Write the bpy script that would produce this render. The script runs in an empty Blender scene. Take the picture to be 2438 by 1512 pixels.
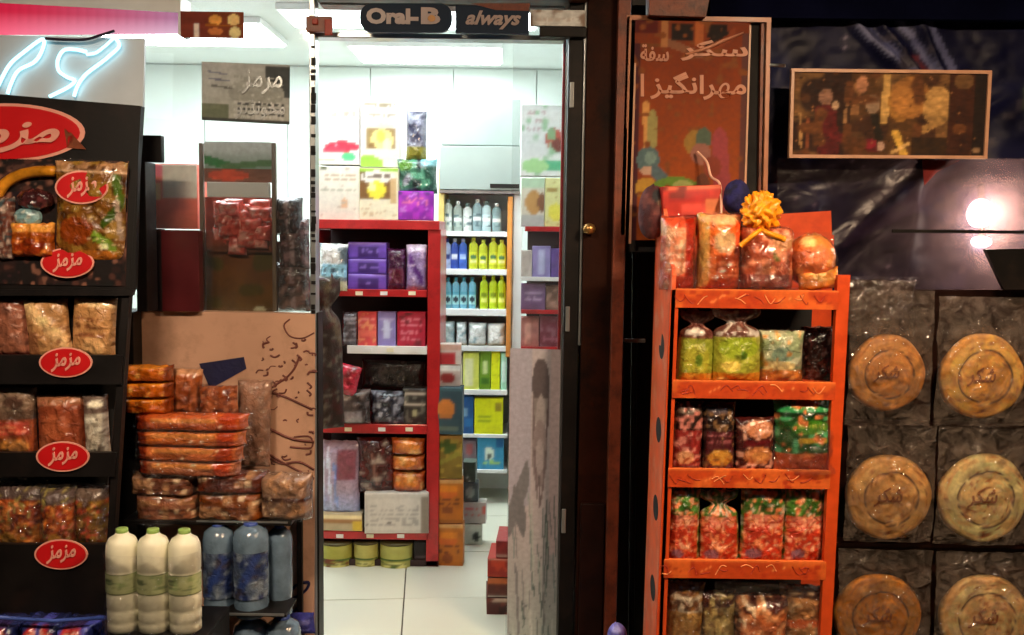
import bpy, math, random
import numpy as np
from mathutils import Matrix, Vector
random.seed(7); RNG = np.random.default_rng(7)
R = math.radians
sc = bpy.context.scene
COL = sc.collection

# ------------------------------------------------------------------ camera
CAM = Vector((0, 0, 1.6)); TANX = 512/956
ROT = Matrix.Rotation(R(85), 3, 'X') @ Matrix.Rotation(R(0.8), 3, 'Z')
cam_d = bpy.data.cameras.new('camera'); cam = bpy.data.objects.new('camera', cam_d); COL.objects.link(cam)
cam.matrix_world = Matrix.Translation(CAM) @ ROT.to_4x4()
cam_d.sensor_width = 36; cam_d.lens = 18/TANX; cam_d.clip_end = 400; cam_d.clip_start = .05
sc.camera = cam
sc.view_settings.view_transform = 'Standard'; sc.view_settings.look = 'None'
sc.view_settings.exposure = 0.0; sc.view_settings.gamma = 1; sc.view_settings.use_curve_mapping = False

# ------------------------------------------------------------------ night sky and lamps' strengths
world = bpy.data.worlds.new('World'); sc.world = world; world.use_nodes = True
wn = world.node_tree; bg = wn.nodes['Background']
sky = wn.nodes.new('ShaderNodeTexSky'); sky.sky_type = 'NISHITA'; sky.sun_disc = False
sky.sun_elevation = R(-4); sky.sun_rotation = R(200)
wn.links.new(sky.outputs[0], bg.inputs[0]); bg.inputs[1].default_value = 0.12
sun_d = bpy.data.lights.new('moonlight', 'SUN'); sun_d.energy = 0.03; sun_d.angle = R(.5); sun_d.color = (.8, .85, 1)
sun = bpy.data.objects.new('moonlight', sun_d); COL.objects.link(sun); sun.rotation_euler = (R(50), 0, R(25))
E_STREET = 370.0      # warm flood lamps on the pavement side
E_IN = 13.0           # cold ceiling panels of the shop
sc.cycles.max_bounces = 7; sc.cycles.transparent_max_bounces = 16; sc.cycles.caustics_reflective = False
sc.cycles.sample_clamp_indirect = 6

# ------------------------------------------------------------------ helpers
def P(u, v, Y):
    d = ROT @ Vector(((u-1218.5)/1218.5*TANX, -(v-756)/1218.5*TANX, -1))
    return CAM + d*(Y/d.y)
def rect(u0, v0, u1, v1, Y):
    """world x0,x1,z0,z1 of an upright rectangle standing at depth Y"""
    um, vm = (u0+u1)/2, (v0+v1)/2
    return P(u0, vm, Y).x, P(u1, vm, Y).x, P(um, v1, Y).z, P(um, v0, Y).z
def lin(h):
    if isinstance(h, (tuple, list)): return tuple(h[:3])
    h = h.lstrip('#'); out = []
    for i in (0, 2, 4):
        c = int(h[i:i+2], 16)/255
        out.append(c/12.92 if c <= .04045 else ((c+.055)/1.055)**2.4)
    return tuple(out)
def tag(o, label=None, cat=None, group=None, kind=None):
    if label: o['label'] = label
    if cat: o['category'] = cat
    if group: o['group'] = group
    if kind: o['kind'] = kind
    return o
def thing(name, label, cat, loc=(0, 0, 0), group=None, rz=0):
    o = bpy.data.objects.new(name, None); COL.objects.link(o); o.location = loc; o.rotation_euler.z = rz
    o.empty_display_size = .05
    return tag(o, label, cat, group)
def mesh(name, vs, fs, mat, parent=None, loc=(0, 0, 0), cols=None, smooth=False):
    me = bpy.data.meshes.new(name); me.from_pydata([tuple(v) for v in vs], [], fs); me.update()
    if cols is not None:
        a = me.color_attributes.new('Col', 'FLOAT_COLOR', 'POINT')
        arr = np.ones((len(vs), 4), np.float32); arr[:, :3] = cols; a.data.foreach_set('color', arr.ravel())
    if smooth: me.polygons.foreach_set('use_smooth', [True]*len(me.polygons))
    me.materials.append(M[mat] if isinstance(mat, str) else mat)
    o = bpy.data.objects.new(name, me); COL.objects.link(o); o.location = loc
    if parent is not None: o.parent = parent
    return o
BOXF = [(0, 1, 5, 4), (1, 2, 6, 5), (2, 3, 7, 6), (3, 0, 4, 7), (3, 2, 1, 0), (4, 5, 6, 7)]
def boxdata(x0, x1, y0, y1, z0, z1, b=0.0):
    if b <= 0:
        return [(x0, y0, z0), (x1, y0, z0), (x1, y1, z0), (x0, y1, z0), (x0, y0, z1), (x1, y0, z1), (x1, y1, z1), (x0, y1, z1)], list(BOXF)
    import bmesh
    bm = bmesh.new(); vs, fs = boxdata(x0, x1, y0, y1, z0, z1)
    bv = [bm.verts.new(v) for v in vs]
    for f in fs: bm.faces.new([bv[i] for i in f])
    bmesh.ops.bevel(bm, geom=bm.edges[:], offset=b, segments=2, affect='EDGES', profile=.5)
    bm.verts.ensure_lookup_table()
    vs = [tuple(v.co) for v in bm.verts]; fs = [[v.index for v in f.verts] for f in bm.faces]
    bm.verts.index_update(); fs = [[v.index for v in f.verts] for f in bm.faces]
    bm.free(); return vs, fs
def box(name, mat, x0, x1, y0, y1, z0, z1, parent=None, b=0.003, org=None):
    """box in world coordinates; org = world origin of its parent"""
    x0, x1 = min(x0, x1), max(x0, x1); y0, y1 = min(y0, y1), max(y0, y1); z0, z1 = min(z0, z1), max(z0, z1)
    b = min(b, (x1-x0)*.3, (y1-y0)*.3, (z1-z0)*.3)
    vs, fs = boxdata(x0, x1, y0, y1, z0, z1, b)
    o = org if org is not None else (parent.location if parent is not None else None)
    if o is None: o = Vector(((x0+x1)/2, (y0+y1)/2, z0)); loc = o
    else: loc = (0, 0, 0)
    vs = [(v[0]-o[0], v[1]-o[1], v[2]-o[2]) for v in vs]
    return mesh(name, vs, fs, mat, parent, loc)
def boxr(name, mat, r, Y, depth, parent=None, b=0.003):
    x0, x1, z0, z1 = rect(*r, Y)
    return box(name, mat, x0, x1, Y, Y+depth, z0, z1, parent, b)
def hexa(name, mat, c, depth, parent=None, loc=None):
    """slab whose front face has four picture corners (u,v,Y) TL,TR,BR,BL"""
    f = [P(*q) for q in c]; vs = f+[p+Vector((0, depth, 0)) for p in f]
    o = parent.location if parent is not None else vs[3]
    vs2 = [v-o for v in vs]
    return mesh(name, vs2, [(3, 2, 1, 0), (4, 5, 6, 7), (0, 1, 5, 4), (1, 2, 6, 5), (2, 3, 7, 6), (3, 0, 4, 7)], mat, parent, (0, 0, 0) if parent is not None else o)
def tube(name, mat, pts, r, parent=None, n=8, org=None, closed=False):
    pts = [Vector(p) for p in pts]; vs = []; fs = []
    for i, p in enumerate(pts):
        a = pts[max(i-1, 0)]; b = pts[min(i+1, len(pts)-1)]; t = (b-a).normalized()
        s = t.cross(Vector((0, 1, 0)));
        if s.length < .1: s = t.cross(Vector((1, 0, 0)))
        s.normalize(); q = t.cross(s)
        rr = r[i] if isinstance(r, (list, tuple)) else r
        for k in range(n):
            an = 2*math.pi*k/n; vs.append(p+s*math.cos(an)*rr+q*math.sin(an)*rr)
    for i in range(len(pts)-1):
        for k in range(n):
            k2 = (k+1) % n; fs.append((i*n+k, i*n+k2, (i+1)*n+k2, (i+1)*n+k))
    fs.append(tuple(range(n))); fs.append(tuple((len(pts)-1)*n+k for k in reversed(range(n))))
    o = org if org is not None else (parent.location if parent is not None else pts[0])
    return mesh(name, [v-Vector(o) for v in vs], fs, mat, parent, (0, 0, 0) if parent is not None else o, smooth=True)
def spline(pts, k=6):
    out = []; P_ = [Vector(p) for p in pts]
    for i in range(len(P_)-1):
        a, b, c, d = P_[max(i-1, 0)], P_[i], P_[i+1], P_[min(i+2, len(P_)-1)]
        for j in range(k):
            t = j/k; out.append(.5*((2*b)+(c-a)*t+(2*a-5*b+4*c-d)*t*t+(3*b-a-3*c+d)*t**3))
    out.append(P_[-1]); return out
def lathe(name, mat, prof, parent=None, loc=(0, 0, 0), n=20, cols=None, squash=1.0):
    vs = []; fs = []; cc = []
    for i, (r, z) in enumerate(prof):
        for k in range(n):
            a = 2*math.pi*k/n; vs.append((r*math.cos(a), r*math.sin(a)*squash, z))
            if cols: cc.append(lin(cols[i]))
    for i in range(len(prof)-1):
        for k in range(n):
            k2 = (k+1) % n; fs.append((i*n+k, i*n+k2, (i+1)*n+k2, (i+1)*n+k))
    fs.append(tuple(reversed(range(n)))); fs.append(tuple((len(prof)-1)*n+k for k in range(n)))
    return mesh(name, vs, fs, mat, parent, loc, cols=cc if cols else None, smooth=True)

# ------------------------------------------------------------------ materials
def nmat(name, base=(.5, .5, .5), rough=.5, metal=0, vary=.15, scale=8, bump=.0, bscale=40, coat=0, attr=False, spec=.5, emis=None, trans=0, dirt=None, crease=False):
    m = bpy.data.materials.new(name); m.use_nodes = True; nt = m.node_tree; N = nt.nodes; L = nt.links
    b = N['Principled BSDF']; b.inputs['Roughness'].default_value = rough; b.inputs['Metallic'].default_value = metal
    b.inputs['Coat Weight'].default_value = coat; b.inputs['Coat Roughness'].default_value = .12
    b.inputs['Specular IOR Level'].default_value = spec
    tc = N.new('ShaderNodeTexCoord')
    nz = N.new('ShaderNodeTexNoise'); nz.inputs['Scale'].default_value = scale; nz.inputs['Detail'].default_value = 6
    L.new(tc.outputs['Object'], nz.inputs['Vector'])
    mr = N.new('ShaderNodeMapRange'); mr.inputs[1].default_value = .3; mr.inputs[2].default_value = .7
    mr.inputs[3].default_value = 1-vary; mr.inputs[4].default_value = 1+vary; L.new(nz.outputs['Fac'], mr.inputs[0])
    mx = N.new('ShaderNodeMix'); mx.data_type = 'RGBA'; mx.blend_type = 'MULTIPLY'; mx.inputs['Factor'].default_value = 1
    if attr:
        at = N.new('ShaderNodeAttribute'); at.attribute_name = 'Col'; L.new(at.outputs['Color'], mx.inputs['A'])
    else: mx.inputs['A'].default_value = (*lin(base), 1)
    L.new(mr.outputs[0], mx.inputs['B']); src = mx.outputs['Result']
    if dirt:
        n2 = N.new('ShaderNodeTexNoise'); n2.inputs['Scale'].default_value = dirt[1]; n2.inputs['Detail'].default_value = 8; n2.inputs['Roughness'].default_value = .7
        L.new(tc.outputs['Object'], n2.inputs['Vector'])
        m2 = N.new('ShaderNodeMapRange'); m2.inputs[1].default_value = .5; m2.inputs[2].default_value = .68; L.new(n2.outputs['Fac'], m2.inputs[0])
        x2 = N.new('ShaderNodeMix'); x2.data_type = 'RGBA'; L.new(m2.outputs[0], x2.inputs['Factor']); L.new(src, x2.inputs['A']); x2.inputs['B'].default_value = (*lin(dirt[0]), 1)
        src = x2.outputs['Result']
    L.new(src, b.inputs['Base Color'])
    if rough > .1:
        rr = N.new('ShaderNodeMapRange'); rr.inputs[3].default_value = rough*.75; rr.inputs[4].default_value = min(1, rough*1.3); L.new(nz.outputs['Fac'], rr.inputs[0]); L.new(rr.outputs[0], b.inputs['Roughness'])
    if bump:
        nb = N.new('ShaderNodeTexNoise'); nb.inputs['Scale'].default_value = bscale; nb.inputs['Detail'].default_value = 4; nb.inputs['Distortion'].default_value = .6
        L.new(tc.outputs['Object'], nb.inputs['Vector'])
        bp = N.new('ShaderNodeBump'); bp.inputs['Strength'].default_value = bump; bp.inputs['Distance'].default_value = .01
        L.new(nb.outputs['Fac'], bp.inputs['Height']); L.new(bp.outputs[0], b.inputs['Normal'])
        if crease: creases(N, L, tc, bp, nb, bscale)
    if emis:
        L.new(src, b.inputs['Emission Color']); b.inputs['Emission Strength'].default_value = emis
    if trans: b.inputs['Transmission Weight'].default_value = trans
    return m
def emat(name, col, s):
    m = bpy.data.materials.new(name); m.use_nodes = True; N = m.node_tree.nodes; N.clear()
    e = N.new('ShaderNodeEmission'); e.inputs[0].default_value = (*lin(col), 1); e.inputs[1].default_value = s
    o = N.new('ShaderNodeOutputMaterial'); m.node_tree.links.new(e.outputs[0], o.inputs[0]); return m
def creases(N, L, tc, bp, nz, s):
    """sharp facets of crumpled foil: Voronoi height bent by noise"""
    ad = N.new('ShaderNodeVectorMath'); ad.operation = 'MULTIPLY_ADD'; ad.inputs[1].default_value = (.05, .05, .05)
    L.new(nz.outputs['Color'], ad.inputs[0]); L.new(tc.outputs['Object'], ad.inputs[2])
    vo = N.new('ShaderNodeTexVoronoi'); vo.feature = 'F1'; vo.inputs['Scale'].default_value = s; L.new(ad.outputs[0], vo.inputs['Vector'])
    mt = N.new('ShaderNodeMath'); mt.operation = 'MULTIPLY_ADD'; mt.inputs[1].default_value = .6; L.new(vo.outputs['Distance'], mt.inputs[0]); L.new(nz.outputs['Fac'], mt.inputs[2])
    for l in list(bp.inputs['Height'].links): L.remove(l)
    L.new(mt.outputs[0], bp.inputs['Height'])
def film(name, tint=(1, 1, 1), body=.12, gl=.25, rough=.12, bump=1.0, bscale=18, bodycol=(.6, .55, .5), crease=False, front=True):
    """thin clear plastic: transparent + a little milky diffuse + crinkled gloss"""
    m = bpy.data.materials.new(name); m.use_nodes = True; nt = m.node_tree; N = nt.nodes; L = nt.links; N.clear()
    out = N.new('ShaderNodeOutputMaterial'); tr = N.new('ShaderNodeBsdfTransparent'); tr.inputs[0].default_value = (*tint, 1)
    df = N.new('ShaderNodeBsdfTranslucent'); df.inputs[0].default_value = (*bodycol, 1)
    d2 = N.new('ShaderNodeBsdfDiffuse'); d2.inputs[0].default_value = (*bodycol, 1); ad = N.new('ShaderNodeMixShader'); ad.inputs[0].default_value = .5
    L.new(df.outputs[0], ad.inputs[1]); L.new(d2.outputs[0], ad.inputs[2])
    g = N.new('ShaderNodeBsdfGlossy'); g.inputs['Roughness'].default_value = rough
    tc = N.new('ShaderNodeTexCoord'); nz = N.new('ShaderNodeTexNoise'); nz.inputs['Scale'].default_value = bscale; nz.inputs['Detail'].default_value = 3; nz.inputs['Distortion'].default_value = 1.2
    L.new(tc.outputs['Object'], nz.inputs['Vector'])
    if bump:
        bp = N.new('ShaderNodeBump'); bp.inputs['Strength'].default_value = bump; bp.inputs['Distance'].default_value = .03
        L.new(nz.outputs['Fac'], bp.inputs['Height']); L.new(bp.outputs[0], g.inputs['Normal']); L.new(bp.outputs[0], d2.inputs['Normal'])
        if crease: creases(N, L, tc, bp, nz, bscale)
    if not front: ad.inputs[0].default_value = .02
    m1 = N.new('ShaderNodeMixShader')
    mr = N.new('ShaderNodeMapRange'); mr.inputs[1].default_value = .35; mr.inputs[2].default_value = .7; mr.inputs[3].default_value = body*(.4 if front else .8); mr.inputs[4].default_value = body*(1.8 if front else 1.2)
    L.new(nz.outputs['Fac'], mr.inputs[0]); L.new(mr.outputs[0], m1.inputs[0])
    L.new(tr.outputs[0], m1.inputs[1]); L.new(ad.outputs[0], m1.inputs[2])
    fr = N.new('ShaderNodeFresnel'); fr.inputs[0].default_value = 1.45
    ml = N.new('ShaderNodeMath'); ml.operation = 'MULTIPLY_ADD'; ml.inputs[1].default_value = .5 if bump else 1; ml.inputs[2].default_value = gl*.4; ml.use_clamp = True; L.new(fr.outputs[0], ml.inputs[0])
    m2 = N.new('ShaderNodeMixShader'); L.new(ml.outputs[0], m2.inputs[0]); L.new(m1.outputs[0], m2.inputs[1]); L.new(g.outputs[0], m2.inputs[2])
    L.new(m2.outputs[0], out.inputs[0]); return m
M = {}
M['gloss'] = nmat('printed_foil', attr=True, rough=.2, vary=.18, scale=60, bump=.85, bscale=34, coat=.6, crease=True)
M['paper'] = nmat('printed_card', attr=True, rough=.5, vary=.08, scale=40, bump=.05, bscale=60)
M['print'] = nmat('printed_sheet', attr=True, rough=.7, spec=.25, vary=.12, scale=60)
M['clothp'] = nmat('printed_cloth', attr=True, rough=.85, vary=.2, scale=50, bump=.4, bscale=120)
M['film'] = film('cellophane', body=.04, gl=.12, rough=.07, bscale=30, crease=True)
M['film2'] = film('cloudy_cellophane', body=.24, gl=.08, rough=.09, bscale=17, crease=True, bodycol=(.52, .42, .34), bump=1.0)
M['glass'] = film('window_glass', tint=(.95, .97, .96), body=.0, gl=.02, rough=.02, bump=0)
M['reflectglass'] = film('reflection_veiled_window_glass', tint=(.95, .96, .96), body=.022, gl=.02, rough=.05, bump=0, bscale=1.5, bodycol=(.75, .68, .66))  # faint milky body colour stands in for reflections veiling the pane
M['glowfilm'] = film('halo_tinted_plastic_sheet', tint=(.85, .8, .84), body=.22, gl=.0, rough=.3, bscale=7, bodycol=(.72, .46, .50), bump=.3, front=False)  # pinkish body colour tints the halo of the added globes
M['black'] = nmat('black_board', '#0c0706', rough=.5, vary=.3, scale=10, bump=.05, spec=.3, dirt=('#1a0f0c', 6))
M['blackm'] = nmat('black_metal', '#0c0908', rough=.5, metal=0, spec=.25, vary=.3, dirt=('#1d1511', 9))
M['alu'] = nmat('aluminium', '#a9adad', rough=.3, metal=.8, vary=.15)
M['darkwood'] = nmat('dark_stained_wood', '#1e0a04', spec=.2, rough=.45, vary=.45, scale=14, bump=.2, bscale=30, dirt=('#160804', 8))
M['wood'] = nmat('reddish_wood_trim', '#6e3219', rough=.5, vary=.3, scale=18, bump=.2, dirt=('#3b1a0c', 10))
M['pier'] = nmat('brown_pier_cladding', '#260e04', spec=.1, rough=.6, vary=.4, scale=9, bump=.1, dirt=('#0c0503', 5))
M['white'] = nmat('white_wall_paint', '#dfe3e0', rough=.6, vary=.05, scale=4)
M['wallpan'] = nmat('pale_wall_panel', '#d5dcd6', rough=.4, vary=.06, scale=3)
M['tile'] = nmat('cream_floor_tile', '#c2c2b2', rough=.3, vary=.03, scale=2)
M['grout'] = nmat('dark_grout', '#5a5348', rough=.9)
M['salmon'] = nmat('salmon_frosted_panel', '#c49a80', rough=.45, vary=.10, scale=5, dirt=('#b08a70', 9))
M['maroonink'] = nmat('maroon_print', '#6a3a30', rough=.5, vary=.3)
M['red'] = nmat('red_shelf_paint', '#b31d20', rough=.35, vary=.15, scale=8, coat=.3, dirt=('#8e1518', 12))
M['whitemet'] = nmat('white_shelf_enamel', '#e4e6e4', rough=.3, vary=.05)
M['greymet'] = nmat('grey_shelf_back', '#6c625c', rough=.5, vary=.2)
M['darkin'] = nmat('dark_shelf_back', '#2b1716', rough=.6, vary=.3)
M['yellowedge'] = nmat('yellowish_shelf_upright', '#c9b56a', rough=.4, vary=.2, dirt=('#b08a40', 9))  # yellow light on the shelf edge is put into this colour
M['orangeedge'] = nmat('orange_shelf_upright', '#c9823c', rough=.4, vary=.2)  # orange light on the other edge, likewise in the base colour
M['orange'] = nmat('orange_rack_card', '#c84614', rough=.4, vary=.14, scale=20, coat=.15, dirt=('#b83a12', 14))
M['orange2'] = nmat('worn_orange_card', '#d85a2c', rough=.45, vary=.18, scale=14, dirt=('#d88a6a', 10))
M['rust'] = nmat('dark_red_print', '#a02c0c', rough=.5)
M['peach'] = nmat('peach_print', '#f09a5c', rough=.5)
M['gap'] = nmat('black_hole_lining', '#060404', rough=.8)
M['redink'] = nmat('red_badge', '#c01418', rough=.35, vary=.08, coat=.2)
M['pinkink'] = nmat('pale_pink_print', '#e09a88', rough=.4)
M['cream'] = nmat('cream_plastic', '#e6e2c6', rough=.4, vary=.05, coat=.1)
M['slate'] = nmat('slate_sign', '#162436', rough=.6, spec=.2, vary=.15)
M['navy'] = nmat('navy_awning_cloth', '#090b1e', spec=.0, rough=.6, vary=.25, scale=6)
M['signink'] = nmat('pale_sign_letters', '#9c8a84', rough=.4, vary=.15)
M['goldink'] = nmat('amber_sign_dot', '#b07a30', rough=.4)
M['salmonfr'] = nmat('salmon_frame', '#a56a48', rough=.4, vary=.2, scale=12)
M['goldfr'] = nmat('pale_gilt_frame', '#b98b6c', rough=.4, vary=.2, scale=12)
M['brownplate'] = nmat('brown_sticker', '#7c3a18', rough=.45, vary=.25, scale=30)
M['concrete'] = nmat('pavement', '#4c4742', rough=.9, vary=.2, scale=3, bump=.3)
M['tube'] = emat('neon_tube_glow', (.45, .92, 1), 2.6)
M['panel_l'] = emat('cold_panel_light', (.88, .98, 1), E_IN*2.2)
M['lamp_reflection'] = emat('warm_reflection_glow', (1, .80, .60), 55)
M['streetglow'] = emat('sodium_lamp_glow', (1, .78, .56), E_STREET)
M['neonboard'] = nmat('grey_acrylic_board', '#d4dee8', rough=.35, vary=.1, scale=4)
M['cable'] = nmat('dark_cable', '#2a1a30', rough=.5)
M['blue'] = nmat('blue_plastic', '#4058a8', rough=.4, vary=.2)
M['waterpl'] = nmat('blue_water_plastic', '#64798c', rough=.12, vary=.25, scale=20, bump=.4, bscale=30, coat=.5)
M['bread'] = nmat('baked_crust', attr=True, rough=.6, vary=.14, scale=70, bump=.15, bscale=90)
M['ribbon'] = nmat('orange_ribbon', '#f49c14', rough=.35, vary=.25, scale=30, bump=.4)
M['navyp'] = nmat('navy_cloth', '#12123e', rough=.7, vary=.3, bump=.3)
M['cardb'] = nmat('cardboard', '#8f6238', rough=.8, vary=.2)

# ------------------------------------------------------------------ printing
def vnoise(X, Y, s, seed):
    g = np.random.default_rng(seed).random((64, 64)); x = (X*s) % 63; y = (Y*s) % 63
    i = x.astype(int); j = y.astype(int); fx = x-i; fy = y-j; fx = fx*fx*(3-2*fx); fy = fy*fy*(3-2*fy)
    return (g[i, j]*(1-fx)+g[i+1, j]*fx)*(1-fy)+(g[i, j+1]*(1-fx)+g[i+1, j+1]*fx)*fy
SEED = [100]
def paint(X, Y, ops, asp=1.0):
    """X,Y in 0..1, Y down. ops: first a base colour, then drawing operations"""
    SEED[0] += 1; rg = np.random.default_rng(SEED[0])
    C = np.zeros(X.shape+(3,)); C[...] = lin(ops[0])
    for o in ops[1:]:
        k = o[0]
        if k == 'r': m = (X >= o[1]) & (X <= o[3]) & (Y >= o[2]) & (Y <= o[4]); C[m] = lin(o[5])
        elif k == 'e': m = ((X-o[1])/o[3])**2+((Y-o[2])/o[4])**2 <= 1; C[m] = lin(o[5])
        elif k == 'l':
            x0, y0, x1, y1, w = o[1:6]; dx, dy = x1-x0, y1-y0; L = dx*dx+dy*dy+1e-9
            t = np.clip(((X-x0)*dx+(Y-y0)*dy)/L, 0, 1); m = (X-x0-t*dx)**2+(Y-y0-t*dy)**2 <= w*w; C[m] = lin(o[6])
        elif k == 'n': C *= (1+o[1]*(2*vnoise(X, Y, o[2], SEED[0])-1))[..., None]
        elif k == 'b':      # blotches of a colour
            n = vnoise(X, Y*asp, o[2], SEED[0]+int(o[2]*7)); m = np.clip((n-o[1])/.10, 0, 1)[..., None]; C = C*(1-m)+np.array(lin(o[3]))*m
        elif k == 's':      # specks inside a rect
            n, col, sz = o[1], lin(o[2]), o[3]; bx = o[4] if len(o) > 4 else (0, 0, 1, 1)
            for _ in range(n):
                cx = bx[0]+rg.random()*(bx[2]-bx[0]); cy = bx[1]+rg.random()*(bx[3]-bx[1])
                q = .6+.8*rg.random(); m = (abs(X-cx) < sz*q) & (abs(Y-cy) < sz*asp**-1*q*.8); C[m] = col
        elif k == 't':      # lines of small writing
            x0, y0, x1, y1, col = o[1:6]; rows = o[6] if len(o) > 6 else 1; hh = (y1-y0)/rows
            for r_ in range(rows):
                x = x0
                while x < x1:
                    w = (x1-x0)*(.04+.1*rg.random()); a = y0+hh*(r_+.15+.2*rg.random()); b_ = y0+hh*(r_+.55+.25*rg.random())
                    m = (X >= x) & (X <= min(x+w, x1)) & (Y >= a) & (Y <= b_); C[m] = lin(col); x += w*1.35
        elif k == 'g':      # printed vertical gradient to a colour
            t = np.clip((Y-o[1])/(o[2]-o[1]), 0, 1)[..., None]; C = C*(1-t)+np.array(lin(o[3]))*t
    if C.ndim == 3 and min(C.shape[:2]) > 4:      # soften the print a little, as ink on film is
        D = np.pad(C, ((1, 1), (1, 1), (0, 0)), 'edge'); B = (D[:-2, 1:-1]+D[2:, 1:-1]+D[1:-1, :-2]+D[1:-1, 2:])/4; C = C*.68+B*.32
    return np.clip(C, 0.003, .92)
def gridf(nx, ny, off=0):
    return [(off+j*(nx+1)+i, off+j*(nx+1)+i+1, off+(j+1)*(nx+1)+i+1, off+(j+1)*(nx+1)+i) for j in range(ny) for i in range(nx)]
def sheet(name, r, Y, ops, parent=None, mat='print', th=.002, res=4, wav=0, c4=None):
    """flat printed sheet, real thin thickness; c4: four (u,v,Y) corners instead"""
    if c4 is None:
        x0, x1, z0, z1 = rect(*r, Y); A, B, Cc, D = (Vector((x0, Y, z1)), Vector((x1, Y, z1)), Vector((x1, Y, z0)), Vector((x0, Y, z0)))
        wu, hv = r[2]-r[0], r[3]-r[1]
    else:
        A, B, Cc, D = [P(*q) for q in c4]; wu = c4[1][0]-c4[0][0]; hv = c4[3][1]-c4[0][1]
    nx = int(min(160, max(2, wu/res))); ny = int(min(160, max(2, hv/res)))
    gx, gy = np.meshgrid(np.linspace(0, 1, nx+1), np.linspace(0, 1, ny+1))
    cols = paint(gx, gy, ops, hv/max(wu, 1)).reshape(-1, 3)
    org = parent.location if parent is not None else D
    vs = []; s = SEED[0]; wn_ = vnoise(gx, gy, 4, s)
    for j in range(ny+1):
        for i in range(nx+1):
            a, b = gx[j, i], gy[j, i]; p = (A*(1-a)+B*a)*(1-b)+(D*(1-a)+Cc*a)*b
            vs.append(p+Vector((0, -wav*wn_[j, i], 0))-org)
    n0 = len(vs); fs = [tuple(reversed(f)) for f in gridf(nx, ny)]
    for q in (A, B, Cc, D): vs.append(q+Vector((0, th, 0))-org)
    fs.append((n0, n0+1, n0+2, n0+3))
    a, b, c, d = 0, nx, (ny+1)*(nx+1)-1, ny*(nx+1)
    fs += [(a, b, n0+1, n0), (b, c, n0+2, n0+1), (c, d, n0+3, n0+2), (d, a, n0, n0+3)]
    cols = np.vstack([cols, np.repeat(cols[:1], 4, 0)])
    return mesh(name, vs, fs, M[mat], parent, (0, 0, 0) if parent is not None else org, cols=cols)
def place(r, Y):
    x0, x1, z0, z1 = rect(*r, Y); return Vector(((x0+x1)/2, Y, z0)), x1-x0, z1-z0
BRIGHT = {'snack packets on the black stand': 1.35, 'packs standing on top of the orange rack': 1.4, 'brown packs beneath the orange ones': 1.1, 'orange snack packs stacked by the window': 1.15, 'snack bags on the tiers of the orange rack': .95, 'packs standing on top of the orange rack ': 1}
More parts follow.
